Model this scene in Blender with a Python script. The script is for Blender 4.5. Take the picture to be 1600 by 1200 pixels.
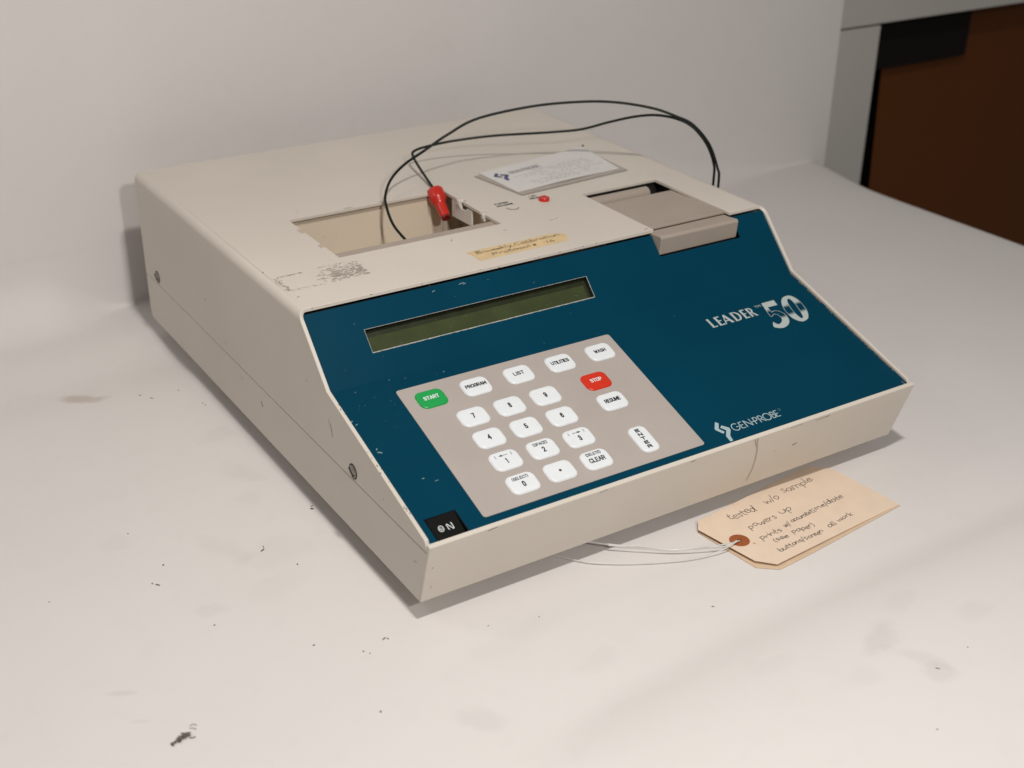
import bpy, bmesh, math, random
from mathutils import Vector, Matrix
random.seed(7)
scene = bpy.context.scene
for o in list(bpy.data.objects): bpy.data.objects.remove(o)
C = scene.collection
T = 0.016                      # height of the machine's underside over the table (its rubber feet)

# ------------------------------------------------------------------ camera
R_ = Vector((0.84501168, -0.53464899, 0.01028199)); U_ = Vector((0.23659138, 0.39103741, 0.88944605)); F_ = Vector((0.47956208, 0.74915966, -0.45692452))
cam = bpy.data.cameras.new('camera'); co = bpy.data.objects.new('camera', cam); C.objects.link(co)
m = Matrix((( R_.x, U_.x, -F_.x, -0.31503577), (R_.y, U_.y, -F_.y, -0.58222351), (R_.z, U_.z, -F_.z, 0.50057016 + T), (0, 0, 0, 1)))
co.matrix_world = m
cam.sensor_fit = 'HORIZONTAL'; cam.sensor_width = 36; cam.lens = 2053.597 / 1600 * 36
cam.clip_start = 0.02; cam.clip_end = 60
cam.dof.use_dof = True; cam.dof.focus_distance = 0.93; cam.dof.aperture_fstop = 8.0
scene.camera = co
# ------------------------------------------------------------------ light: even room light and two small ceiling lamps, plus an added fill lamp
W_ = bpy.data.worlds.new('World'); scene.world = W_; W_.use_nodes = True
W_.node_tree.nodes['Background'].inputs[0].default_value = (1.0, 0.97, 0.945, 1)
W_.node_tree.nodes['Background'].inputs[1].default_value = 0.13

def lamp(name, loc, target, power, size, col):
    l = bpy.data.lights.new(name, 'AREA'); l.shape = 'DISK'; l.size = size; l.energy = power; l.color = col
    o = bpy.data.objects.new(name, l); C.objects.link(o); o.location = loc
    o.rotation_euler = (Vector(target) - Vector(loc)).to_track_quat('-Z', 'Y').to_euler()
    return o
lamp('ceiling_or_fill_lamp', (0.0, -0.35, 1.10), (0.02, -0.33, 0), 7.7, 0.075, (1, 0.962, 0.918))
lamp('ceiling_or_fill_lamp', (-0.09, -1.02, 0.88), (0.05, 0.1, 0.0), 6.1, 0.075, (1, 0.962, 0.918))
lamp('ceiling_or_fill_lamp', (-0.60, 0.42, 0.92), (-0.25, 0.35, 0), 0.80, 0.20, (1, 0.962, 0.918))  # fill lamp, added to brighten the back left table and the casing's side
scene.view_settings.view_transform = 'Standard'; scene.view_settings.look = 'None'
scene.view_settings.exposure = 0.10; scene.view_settings.gamma = 1
scene.render.engine = 'CYCLES'

# ------------------------------------------------------------------ helpers
def sm(c):   # 0..255 sRGB -> linear
    f = lambda v: (v/255/12.92 if v/255 <= .04045 else ((v/255+.055)/1.055)**2.4)
    return tuple(f(v) for v in c)
def mat(name, col, rough=0.5, metal=0.0, var=0.0, vscale=40, bump=0.0, bscale=600, spec=0.5, coat=0.0, alpha=1.0):
    M = bpy.data.materials.new(name); M.use_nodes = True
    nt = M.node_tree; b = nt.nodes['Principled BSDF']
    b.inputs['Base Color'].default_value = (*col, 1); b.inputs['Roughness'].default_value = rough
    b.inputs['Metallic'].default_value = metal; b.inputs['Specular IOR Level'].default_value = spec
    b.inputs['Coat Weight'].default_value = coat; b.inputs['Alpha'].default_value = alpha
    tc = nt.nodes.new('ShaderNodeTexCoord')
    if var:
        n = nt.nodes.new('ShaderNodeTexNoise'); n.inputs['Scale'].default_value = vscale; n.inputs['Detail'].default_value = 6
        nt.links.new(tc.outputs['Object'], n.inputs['Vector'])
        r = nt.nodes.new('ShaderNodeValToRGB'); r.color_ramp.elements[0].position = .3; r.color_ramp.elements[1].position = .7
        r.color_ramp.elements[0].color = (*[c*(1-var) for c in col], 1); r.color_ramp.elements[1].color = (*[min(1, c*(1+var)) for c in col], 1)
        nt.links.new(n.outputs['Fac'], r.inputs['Fac']); nt.links.new(r.outputs['Color'], b.inputs['Base Color'])
        mr = nt.nodes.new('ShaderNodeMapRange'); mr.inputs[3].default_value = rough*0.85; mr.inputs[4].default_value = min(1, rough*1.15)
        nt.links.new(n.outputs['Fac'], mr.inputs[0]); nt.links.new(mr.outputs[0], b.inputs['Roughness'])
    if bump:
        n2 = nt.nodes.new('ShaderNodeTexNoise'); n2.inputs['Scale'].default_value = bscale; n2.inputs['Detail'].default_value = 3
        nt.links.new(tc.outputs['Object'], n2.inputs['Vector'])
        bp = nt.nodes.new('ShaderNodeBump'); bp.inputs['Strength'].default_value = bump; bp.inputs['Distance'].default_value = 0.0004
        nt.links.new(n2.outputs['Fac'], bp.inputs['Height']); nt.links.new(bp.outputs['Normal'], b.inputs['Normal'])
    return M

def empty(name, loc, label, cat, group=None):
    o = bpy.data.objects.new(name, None); C.objects.link(o); o.location = loc; o.empty_display_size = 0.02
    tag(o, label, cat, group); return o
def tag(o, label=None, cat=None, group=None, kind=None):
    if label: o['label'] = label
    if cat: o['category'] = cat
    if group: o['group'] = group
    if kind: o['kind'] = kind
    return o

class MB:
    """collects shapes into one mesh"""
    def __init__(self): self.bm = bmesh.new()
    def face(self, pts, mi=0):
        vs = [self.bm.verts.new(p) for p in pts]
        f = self.bm.faces.new(vs); f.material_index = mi; return f
    def grid(self, rows, mi=0, close_u=False):
        V = [[self.bm.verts.new(p) for p in r] for r in rows]
        for a, b in zip(V[:-1], V[1:]):
            n = len(a)
            for i in range(n if close_u else n-1):
                f = self.bm.faces.new((a[i], a[(i+1) % n], b[(i+1) % n], b[i])); f.material_index = mi
        return V
    def box(self, x0, x1, y0, y1, z0, z1, mi=0):
        p = [Vector((x, y, z)) for x in (x0, x1) for y in (y0, y1) for z in (z0, z1)]
        for q in ((0,1,3,2),(4,6,7,5),(0,4,5,1),(2,3,7,6),(0,2,6,4),(1,5,7,3)): self.face([p[i] for i in q], mi)
    def prism(self, a, b, mi=0):
        """a, b: matching closed outlines; caps and sides"""
        n = len(a)
        va = [self.bm.verts.new(p) for p in a]; vb = [self.bm.verts.new(p) for p in b]
        for i in range(n):
            f = self.bm.faces.new((va[i], va[(i+1) % n], vb[(i+1) % n], vb[i])); f.material_index = mi
        f = self.bm.faces.new(va[::-1]); f.material_index = mi
        f = self.bm.faces.new(vb); f.material_index = mi
    def tube(self, pts, r, n=10, mi=0, caps=True):
        pts = [Vector(p) for p in pts]; rows = []
        rr = r if isinstance(r, (list, tuple)) else [r]*len(pts)
        t0 = (pts[1]-pts[0]).normalized(); up = Vector((0,0,1)) if abs(t0.z) < .9 else Vector((1,0,0))
        nrm = t0.cross(up).normalized()
        for i, p in enumerate(pts):
            t = (pts[min(i+1, len(pts)-1)] - pts[max(i-1, 0)]).normalized()
            nrm = (nrm - t*nrm.dot(t)).normalized(); bn = t.cross(nrm)
            rows.append([p + (nrm*math.cos(2*math.pi*k/n) + bn*math.sin(2*math.pi*k/n))*rr[i] for k in range(n)])
        V = self.grid(rows, mi, True)
        if caps:
            for ring in (V[0][::-1], V[-1]):
                f = self.bm.faces.new(ring); f.material_index = mi
    def ribbon(self, pts2, w, fn, mi=0, endw=.84):
        """flat stroke of width w along a 2D line, mapped to 3D by fn(u, v)"""
        n = len(pts2); L = []; Rr = []
        for i in range(n):
            a = Vector(pts2[max(i-1,0)]); b = Vector(pts2[min(i+1,n-1)]); t = b-a
            if t.length < 1e-9: t = Vector((1,0))
            t.normalize(); nn = Vector((-t.y, t.x)); p = Vector(pts2[i])
            ww = w*.5*(1.0 if 0 < i < n-1 else endw)
            L.append(p+nn*ww); Rr.append(p-nn*ww)
        self.grid([[fn(*q) for q in L], [fn(*q) for q in Rr]], mi)
    def add_mesh(self, verts, polys, fn, mi=0):
        V = [self.bm.verts.new(fn(*v)) for v in verts]
        for p in polys:
            try:
                f = self.bm.faces.new([V[i] for i in p]); f.material_index = mi
            except ValueError: pass
    def build(self, name, mats, parent=None, bevel=0, seg=2, smooth=False, weld=True, angle=35, loc=None):
        if weld: bmesh.ops.remove_doubles(self.bm, verts=self.bm.verts, dist=2e-6)
        bmesh.ops.recalc_face_normals(self.bm, faces=self.bm.faces)
        me = bpy.data.meshes.new(name); self.bm.to_mesh(me); self.bm.free()
        for mm in (mats if isinstance(mats, (list, tuple)) else [mats]): me.materials.append(mm)
        if smooth:
            for p in me.polygons: p.use_smooth = True
            try: me.set_sharp_from_angle(angle=math.radians(angle))
            except Exception: pass
        o = bpy.data.objects.new(name, me); C.objects.link(o)
        if parent: o.parent = parent
        if loc: o.location = loc
        if bevel:
            b = o.modifiers.new('bevel', 'BEVEL'); b.width = bevel; b.segments = seg; b.limit_method = 'ANGLE'; b.angle_limit = math.radians(40)
        return o

def catmull(pts, n=8):
    P = [Vector(p) for p in pts]; out = []
    for i in range(len(P)-1):
        p0 = P[max(i-1,0)]; p1 = P[i]; p2 = P[i+1]; p3 = P[min(i+2, len(P)-1)]
        for k in range(n):
            t = k/n
            out.append(0.5*((2*p1)+(p2-p0)*t+(2*p0-5*p1+4*p2-p3)*t*t+(3*p1-p0-3*p2+p3)*t**3))
    out.append(P[-1]); return out

def glyphs(kind, data, bold=0.0):
    """flat 2D mesh (verts, polys) from the built-in font or from closed loops"""
    if kind == 'text':
        cu = bpy.data.curves.new('t', 'FONT'); cu.body = data; cu.size = 1.0; cu.offset = bold; cu.resolution_u = 4
    else:
        cu = bpy.data.curves.new('t', 'CURVE'); cu.dimensions = '2D'; cu.fill_mode = 'BOTH'
        for lp in data:
            s = cu.splines.new('POLY'); s.points.add(len(lp)-1); s.use_cyclic_u = True
            for q, p in zip(s.points, lp): q.co = (p[0], p[1], 0, 1)
    o = bpy.data.objects.new('t', cu); C.objects.link(o)
    dg = bpy.context.evaluated_depsgraph_get(); dg.update()
    ev = o.evaluated_get(dg); me = ev.to_mesh()
    V = [(v.co.x, v.co.y) for v in me.vertices]; P = [tuple(p.vertices) for p in me.polygons]
    ev.to_mesh_clear(); bpy.data.objects.remove(o); bpy.data.curves.remove(cu)
    return V, P
def fit(V, x0, x1, y0, y1):
    ax = min(v[0] for v in V); bx = max(v[0] for v in V); ay = min(v[1] for v in V); by = max(v[1] for v in V)
    return [(x0+(v[0]-ax)/max(bx-ax,1e-9)*(x1-x0), y0+(v[1]-ay)/max(by-ay,1e-9)*(y1-y0)) for v in V]
def put_text(mb, s, x0, x1, y0, y1, fn, mi=0, bold=0.0):
    V, P = glyphs('text', s, bold); mb.add_mesh(fit(V, x0, x1, y0, y1), P, fn, mi)

# ------------------------------------------------------------------ materials
def table_material():
    M = mat('white_table_paper', (.74,.70,.665), rough=.62, spec=.25)
    nt = M.node_tree; b = nt.nodes['Principled BSDF']; N = nt.nodes.new; Lk = nt.links.new
    tc = N('ShaderNodeTexCoord'); P = tc.outputs['Object']
    def mth(op, a, b2=None, c=None, clamp=False):
        n = N('ShaderNodeMath'); n.operation = op; n.use_clamp = clamp
        for i, v in enumerate((a, b2, c)):
            if v is None: continue
            if isinstance(v, (int, float)): n.inputs[i].default_value = v
            else: Lk(v, n.inputs[i])
        return n.outputs[0]
    nz = N('ShaderNodeTexNoise'); nz.inputs['Scale'].default_value = 6; nz.inputs['Detail'].default_value = 5; Lk(P, nz.inputs['Vector'])
    n2 = N('ShaderNodeTexNoise'); n2.inputs['Scale'].default_value = 55; n2.inputs['Detail'].default_value = 6; Lk(P, n2.inputs['Vector'])
    sep = N('ShaderNodeSeparateXYZ'); Lk(P, sep.inputs[0])
    # faint general grime, then smudges with a shape of their own (x, y, radius x, radius y, turn, strength)
    dark = mth('MULTIPLY', mth('SUBTRACT', n2.outputs['Fac'], .55, clamp=True), .18)
    sm_list = [(-.012,-.084,.010,.018,.5,.22),(.226,-.160,.020,.011,.6,.30),(.230,-.185,.022,.006,-1.0,.22),(.229,-.203,.010,.008,0,.26),
               (.298,-.172,.013,.010,0,.15),(.268,-.138,.020,.008,.3,.13),(.076,-.073,.018,.008,.2,.12),(.15,-.142,.02,.008,0,.10),
               (-.108,.096,.010,.008,0,.16),(-.137,.202,.014,.012,0,.10),(-.021,.311,.016,.012,0,.16),(-.026,.245,.012,.022,.5,.20),
               (-.074,.155,.010,.026,.5,.16),(-.043,.135,.03,.02,.3,.12),(.187,-.181,.014,.008,0,.12),(.20,-.02,.03,.01,.2,.08),(.04,-.03,.05,.012,.2,.08),
               (-.182,.048,.010,.0022,-.5,.30),(-.1815,.019,.007,.0018,-.5,.20),(-.035,.21,.012,.01,0,.16),(-.06,.10,.03,.014,.4,.10)]
    for (x, y, rx, ry, tr, st) in sm_list:
        dx = mth('SUBTRACT', sep.outputs[0], x); dy = mth('SUBTRACT', sep.outputs[1], y)
        c, s = math.cos(tr), math.sin(tr)
        u = mth('ADD', mth('MULTIPLY', dx, c/rx), mth('MULTIPLY', dy, s/rx))
        v = mth('ADD', mth('MULTIPLY', dx, -s/ry), mth('MULTIPLY', dy, c/ry))
        d = mth('SQRT', mth('ADD', mth('MULTIPLY', u, u), mth('MULTIPLY', v, v)))
        d = mth('ADD', d, mth('MULTIPLY', mth('SUBTRACT', n2.outputs['Fac'], .5), 2.2))
        w = N('ShaderNodeMapRange'); w.interpolation_type = 'SMOOTHSTEP'
        w.inputs[1].default_value = 1.25; w.inputs[2].default_value = .35; w.inputs[3].default_value = 0; w.inputs[4].default_value = st*.5
        Lk(d, w.inputs[0]); dark = mth('ADD', dark, w.outputs[0])
    dark = mth('MINIMUM', dark, .6)
    base = N('ShaderNodeValToRGB'); e = base.color_ramp.elements
    e[0].position = .3; e[0].color = (.685,.652,.632,1); e[1].position = .7; e[1].color = (.705,.674,.655,1)
    Lk(nz.outputs['Fac'], base.inputs['Fac'])
    mx = N('ShaderNodeMix'); mx.data_type = 'RGBA'; Lk(dark, mx.inputs['Factor']); Lk(base.outputs['Color'], mx.inputs[6]); mx.inputs[7].default_value = (.30,.275,.255,1)
    # a brown rubbed stain at the back left
    dx = mth('SUBTRACT', sep.outputs[0], -.094); dy = mth('SUBTRACT', sep.outputs[1], .432)
    u = mth('ADD', mth('MULTIPLY', dx, .75/.026), mth('MULTIPLY', dy, -.66/.026)); v = mth('ADD', mth('MULTIPLY', dx, .66/.012), mth('MULTIPLY', dy, .75/.012))
    d = mth('ADD', mth('SQRT', mth('ADD', mth('MULTIPLY', u, u), mth('MULTIPLY', v, v))), mth('MULTIPLY', mth('SUBTRACT', n2.outputs['Fac'], .5), 1.6))
    w = N('ShaderNodeMapRange'); w.interpolation_type = 'SMOOTHSTEP'; w.inputs[1].default_value = 1.1; w.inputs[2].default_value = .2; w.inputs[3].default_value = 0; w.inputs[4].default_value = .42
    Lk(d, w.inputs[0])
    m2 = N('ShaderNodeMix'); m2.data_type = 'RGBA'; Lk(w.outputs[0], m2.inputs['Factor']); Lk(mx.outputs[2], m2.inputs[6]); m2.inputs[7].default_value = (.34,.25,.17,1)
    Lk(m2.outputs[2], b.inputs['Base Color'])
    bp = N('ShaderNodeBump'); bp.inputs['Strength'].default_value = .12; bp.inputs['Distance'].default_value = .002
    n3 = N('ShaderNodeTexNoise'); n3.inputs['Scale'].default_value = 7; n3.inputs['Detail'].default_value = 1; Lk(P, n3.inputs['Vector'])
    Lk(n3.outputs['Fac'], bp.inputs['Height']); Lk(bp.outputs['Normal'], b.inputs['Normal'])
    return M

BEIGE = (.622,.570,.502)
M_case   = mat('beige_painted_metal', BEIGE, rough=.48, var=.05, vscale=6, bump=.12, bscale=1500, spec=.4)
M_well   = mat('cream_plastic', (.70,.60,.475), rough=.45, var=.04, vscale=25)
M_print  = mat('tan_grey_plastic', (.375,.315,.262), rough=.5, var=.04, vscale=30, bump=.15, bscale=2500)
M_white  = mat('white_plastic', (.68,.65,.60), rough=.4)
M_dark   = mat('dark_gap', (.012,.010,.008), rough=.7)
M_teal   = mat('teal_overlay', (.0009,.041,.0745), rough=.34, var=.05, vscale=14, bump=.06, bscale=2200, spec=.07)
M_chip   = mat('bare_scratch', (.21,.29,.31), rough=.6)
M_rim    = mat('cut_overlay_edge', (.36,.36,.33), rough=.6, var=.3, vscale=600)
M_lcd    = mat('lcd_glass', (.046,.060,.022), rough=.22, var=.10, vscale=60, spec=.5)
M_bezel  = mat('black_bezel', (.010,.010,.008), rough=.5)
M_kpad   = mat('grey_membrane', (.42,.372,.340), rough=.42, var=.03, vscale=25, bump=.08, bscale=2500, spec=.3)
M_key    = mat('white_key', (.76,.79,.81), rough=.32, var=.02, vscale=120)
M_green  = mat('green_key', (.012,.34,.075), rough=.32)
M_redkey = mat('red_key', (.62,.030,.010), rough=.32)
M_ink    = mat('black_ink', (.008,.008,.009), rough=.6)
M_wink   = mat('pale_print', (.75,.80,.80), rough=.6)
M_silver = mat('silver_print', (.44,.49,.48), rough=.55)
M_black  = mat('black_plastic', (.004,.004,.004), rough=.35, spec=.18)
M_cable  = mat('black_cable', (.006,.009,.007), rough=.5, spec=.2)
M_redpl  = mat('red_plastic', (.52,.022,.012), rough=.28)
M_steel  = mat('steel', (.90,.89,.87), rough=.28, metal=.45)
M_rubber = mat('black_rubber', (.02,.02,.02), rough=.8)
M_card   = mat('white_card', (.66,.64,.62), rough=.6, var=.02, vscale=30)
M_sleeve = mat('clear_sleeve', (.38,.33,.28), rough=.25, spec=.5, var=.06, vscale=90)
M_blue   = mat('blue_grey_print', (.075,.075,.17), rough=.6)
M_grey   = mat('grey_print', (.36,.34,.35), rough=.7)
M_tape   = mat('masking_tape', (.66,.49,.27), rough=.65, var=.08, vscale=120, bump=.3, bscale=900)
M_pen    = mat('brown_ink', (.035,.022,.016), rough=.6)
M_bluepen= mat('dark_ballpoint', (.045,.03,.04), rough=.5)
M_manila = mat('manila_card', (.78,.625,.485), rough=.6, var=.03, vscale=60, bump=.15, bscale=1500)
M_manil2 = mat('manila_card_back', (.66,.50,.345), rough=.6, var=.05, vscale=60)
M_patch  = mat('red_brown_fibre', (.33,.085,.022), rough=.55, var=.08, vscale=150)
M_hole   = mat('punched_hole', (.10,.025,.01), rough=.8)
M_scuff  = mat('dark_scuff', (.10,.078,.058), rough=.7)
M_glue   = mat('old_adhesive', (.33,.285,.24), rough=.35, var=.25, vscale=300)
M_dirt   = mat('dirt', (.14,.11,.09), rough=.8, var=.4, vscale=900)
M_crack  = mat('drip_stain', (.41,.345,.27), rough=.5)
M_wall   = mat('white_wall', (.695,.663,.643), rough=.70, var=.015, vscale=5, spec=.2)
M_stile  = mat('grey_white_laminate', (.50,.475,.44), rough=.6, var=.02, vscale=8, spec=.3)
M_brown  = mat('brown_panel', (.110,.036,.010), rough=.5, var=.05, vscale=4, spec=.06)
M_bblack = mat('matt_black', (.008,.006,.005), rough=.8, spec=.15)
M_table  = table_material()

# ------------------------------------------------------------------ setting: papered table, wall
def ss(a, b, x):
    t = max(0, min(1, (x-a)/(b-a))); return t*t*(3-2*t)
def table_h(x, y):
    h = 0.0
    wl = 1 - ss(-.01, .03, x)
    h -= .005*math.exp(-((y-.470)/.040)**2)*wl          # dip and rise by the wall
    far = ss(-.03, .04, x); q = (-.092-.035*math.exp(-max(0, x+.02)/.12)) - y
    if q > 0: h += .015*far*(1-math.exp(-q/.035))*(q/(q+.002))                  # made-up rise across the front paper, shaped to darken like a cast shadow
    return h
YW = .5970
def radius(x):   # the paper sweeps up into the wall, tight behind the machine's corner and at the right end
    return .004 + .046*(1-ss(-.080, -.004, x)) + .040*ss(.40, .56, x)*(1-ss(.64, .87, x))
mb = MB(); xs = sorted(set(round(x, 4) for x in [-1.1+.02*i for i in range(46)] + [-.18+.012*i for i in range(89)] if x < .87))
ys = [-.95+.03*i for i in range(16)] + [y for y in [-.48+.012*i for i in range(90)] if y < .535]
ex = ((-.008, 0), (-.003, -.0006), (0, -.003), (.001, -.012), (.001, -.05), (.001, -.12))
def edge_at(y): return .884 + .020*ss(.46, .60, y) + .004*math.sin(y*9)
rows = []
for y in ys:
    rows.append([Vector((x, y, table_h(x, y))) for x in xs] + [Vector((edge_at(y)+dx, y, dz)) for dx, dz in ex])
for k in range(1, 5):
    r_ = [Vector((x, .53+(YW-radius(x)-.53)*k/4, table_h(x, .53+(YW-radius(x)-.53)*k/4)*(1-k/4))) for x in xs]; yl = r_[-1].y
    rows.append(r_ + [Vector((edge_at(yl)+dx, yl, dz)) for dx, dz in ex])
for k in range(1, 17):
    a = math.pi/2*k/16
    r_ = [Vector((x, YW-radius(x)*(1-math.sin(a)), radius(x)*(1-math.cos(a)))) for x in xs]; yl = r_[-1].y
    rows.append(r_ + [Vector((edge_at(yl)+dx, yl, (r_[-1].z if n_ == 0 else dz))) for n_, (dx, dz) in enumerate(ex)])
rows.append([Vector((x, YW, .064)) for x in xs] + [Vector((.903+.0004*n_, YW, .064)) for n_ in range(len(ex))])
mb.grid(rows)
tb = mb.build('table', M_table, smooth=True, angle=60); tag(tb, kind='structure')
mb = MB(); mb.box(-1.6, .9195, YW+.0003, .612, -.5, 1.4)
tag(mb.build('wall', M_table), kind='structure')

# cabinet at the right behind the table
cab = empty('cabinet', (1.45, .63, -.5), 'grey white cabinet front with a dark brown panel behind the table on the right', 'cabinet')
def cl(v): return (v[0]-1.45, v[1]-.63, v[2]+.5)
mb = MB(); mb.box(*sum([[a-1.45, b-1.45] for a, b in ((.90, 1.0165),)], []), .0-.01, .008, .0, .6565); mb.build('stile', M_stile, cab, bevel=.001)
mb = MB(); mb.box(.90-1.45, 2.6-1.45, -.012, .008, .6595, 1.5); mb.build('header', M_stile, cab, bevel=.001)
mb = MB()
a = [cl(p) for p in ((1.112, .672, -.5), (2.6, .672, -.5), (2.6, .672, .3), (1.0765, .672, .3))]
mb.prism([Vector(p) for p in a], [Vector(p)+Vector((.02, .003, 0)) for p in a]); mb.build('brown_panel', M_brown, cab)
mb = MB(); mb.box(1.03-1.45, 1.2345-1.45, .024, .040, .5+.086, .80); mb.build('black_patch', M_bblack, cab, bevel=.002)  # plain black box before the brown panel's upper left
mb = MB(); mb.box(.93-1.45, 2.6-1.45, .10, .11, .0, .9); mb.build('back_board', M_bblack, cab)

# ------------------------------------------------------------------ the instrument
W, D, H = .42, .5268, .13694
yi, hl, yp, yk, zk = .01373, .04892, .18125, .13932, .09328
mach = empty('laboratory_analyser', (0, 0, T), 'beige bench analyser with sloping dark teal keypad panel standing on the white table', 'lab instrument')
vl = Vector((0, yk, zk-hl)).normalized(); nl = Vector((0, -vl.z, vl.y))
vu = Vector((0, yp-yk, H-zk)).normalized(); nu = Vector((0, -vu.z, vu.y))
def low(u, v, w=0): return Vector((u, 0, hl)) + vl*v + nl*w
def upp(u, v, w=0): return Vector((u, yk, zk)) + vu*v + nu*w
LL = math.hypot(yk, zk-hl); LU = math.hypot(yp-yk, H-zk)

# base tray: side walls, leaning front lip, floor
mb = MB(); t = .0024; sz = .0425
fo = [(0, hl), (yi, 0)]                                    # outer front line (y, z)
def yfront(z): return yi*(1-z/hl)
mb.prism([Vector((0, yfront(hl), hl)), Vector((0, yfront(0), 0)), Vector((0, yfront(0)+t, 0)), Vector((0, yfront(hl)+.0030, hl+.0013))],
         [Vector((W, yfront(hl), hl)), Vector((W-.004, yfront(0), 0)), Vector((W-.004, yfront(0)+t, 0)), Vector((W, yfront(hl)+.0030, hl+.0013))])
for x0, x1 in ((0, t), (W-t, W)):
    mb.prism([Vector((x0, yfront(0)+t, 0)), Vector((x0, D-.004, 0)), Vector((x0, D, .006)), Vector((x0, D, sz)), Vector((x0, yfront(sz)+t, sz))],
             [Vector((x1, yfront(0)+t, 0)), Vector((x1, D-.004, 0)), Vector((x1, D, .006)), Vector((x1, D, sz)), Vector((x1, yfront(sz)+t, sz))])
mb.box(t, W-t, yfront(0)+t, D-.002, .0005, .002)
tray = mb.build('base_tray', M_case, mach, bevel=.0006, weld=False)

# cover: top sheet with two cut-outs, rounded shoulders, cheeks
def yslant(z):
    if z >= zk: return yk + (z-zk)/(H-zk)*(yp-yk)
    return max(.0026, (z-hl)/(zk-hl)*yk)
mb = MB(); r = .0065; tt = .0028
holes = [(.067, .2085, .254, .3475), (.3045, .3826, .0, .2805),
         (.0635, .067, .3145, .3247), (.0635, .067, .279, .2865), (.2085, .2122, .314, .3243), (.2085, .2128, .2812, .2868)]
X = sorted({r, W-r} | {h[0] for h in holes} | {h[1] for h in holes}); Y = sorted({yp, D} | {h[2] for h in holes if h[2] > yp} | {h[3] for h in holes})
def filled(i, j):
    if not (0 <= i < len(X)-1 and 0 <= j < len(Y)-1): return False
    cx = (X[i]+X[i+1])/2; cy = (Y[j]+Y[j+1])/2
    return not any(h[0] < cx < h[1] and h[2] < cy < h[3] for h in holes)
for i in range(len(X)-1):
    for j in range(len(Y)-1):
        if not filled(i, j): continue
        x0, x1, y0, y1 = X[i], X[i+1], Y[j], Y[j+1]; z0, z1 = H-tt, H
        mb.face([(x0,y0,z1),(x1,y0,z1),(x1,y1,z1),(x0,y1,z1)]); mb.face([(x0,y0,z0),(x0,y1,z0),(x1,y1,z0),(x1,y0,z0)])
        if not filled(i-1, j) and i > 0: mb.face([(x0,y0,z0),(x0,y0,z1),(x0,y1,z1),(x0,y1,z0)])
        if not filled(i+1, j) and i < len(X)-2: mb.face([(x1,y0,z0),(x1,y1,z0),(x1,y1,z1),(x1,y0,z1)])
        if not filled(i, j-1): mb.face([(x0,y0,z0),(x1,y0,z0),(x1,y0,z1),(x0,y0,z1)])
        if not filled(i, j+1): mb.face([(x0,y1,z0),(x0,y1,z1),(x1,y1,z1),(x1,y1,z0)])
for side in (0, 1):
    fx = (lambda x: x) if side == 0 else (lambda x: W-x)
    outer = []; inner = []
    for k in range(9):
        a = math.pi/2*k/8
        outer.append((r-r*math.sin(a), H-r+r*math.cos(a))); inner.append((r-(r-tt)*math.sin(a), H-r+(r-tt)*math.cos(a)))
    for z in (zk+.012, zk+.0001, zk-.0001, .07, .0515, .0509, .0432): outer.append((0, z)); inner.append((tt, z))
    def strip(prof, yf): return [[Vector((fx(x), yf(z if True else 0), z)) for x, z in prof]]
    fo_ = [Vector((fx(x), yslant(zo), z)) for (x, z), (_, zo) in zip(outer, outer)]
    fi_ = [Vector((fx(x), yslant(zo), z)) for (x, z), (_, zo) in zip(inner, outer)]
    bo_ = [Vector((fx(x), D, z)) for x, z in outer]; bi_ = [Vector((fx(x), D, z)) for x, z in inner]
    mb.grid([fo_, bo_]); mb.grid([bi_, fi_]); mb.grid([fi_, fo_]); mb.grid([bo_, bi_])
    mb.face([fo_[-1], bo_[-1], bi_[-1], fi_[-1]])
cover = mb.build('cover', M_case, mach, bevel=.00045, seg=2, smooth=True, angle=50)
mb = MB(); mb.box(tt, W-tt, D-.0024, D-.0003, .044, H-tt-.0002); mb.build('back_panel', M_case, mach)

# rubber feet
for x in (.05, W-.05):
    for y in (.06, D-.06):
        mb = MB(); mb.tube([(x, y, -T+.0003), (x, y, .0006)], .011, 20); mb.build('rubber_foot', M_rubber, mach, bevel=.001)

# cover screws on the left cheek
for y, z in ((.4929, .0505), (.1038, .0500)):
    mb = MB(); rows = []
    for rr, xx in ((.0046, .0001), (.0046, -.0004), (.0030, -.0014), (.0008, -.0016)):
        rows.append([Vector((xx, y+rr*math.cos(k*math.pi/10), z+rr*math.sin(k*math.pi/10))) for k in range(20)])
    mb.grid(rows, 0, True)
    mb.prism([Vector((-.0019, y-.0036, z-.0016)), Vector((-.0019, y-.0028, z-.0026)), Vector((-.0019, y+.0036, z+.0016)), Vector((-.0019, y+.0028, z+.0026))],
             [Vector((-.0008, y-.0036, z-.0016)), Vector((-.0008, y-.0028, z-.0026)), Vector((-.0008, y+.0036, z+.0016)), Vector((-.0008, y+.0028, z+.0026))], 1)
    mb.tube([(-.0003, y, z), (-.0001, y, z)], .0056, 20, 1)
    mb.build('cover_screw', [mat('dull_screw', (.30,.27,.24), rough=.3, metal=.8), M_dark], mach, smooth=True)

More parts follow.
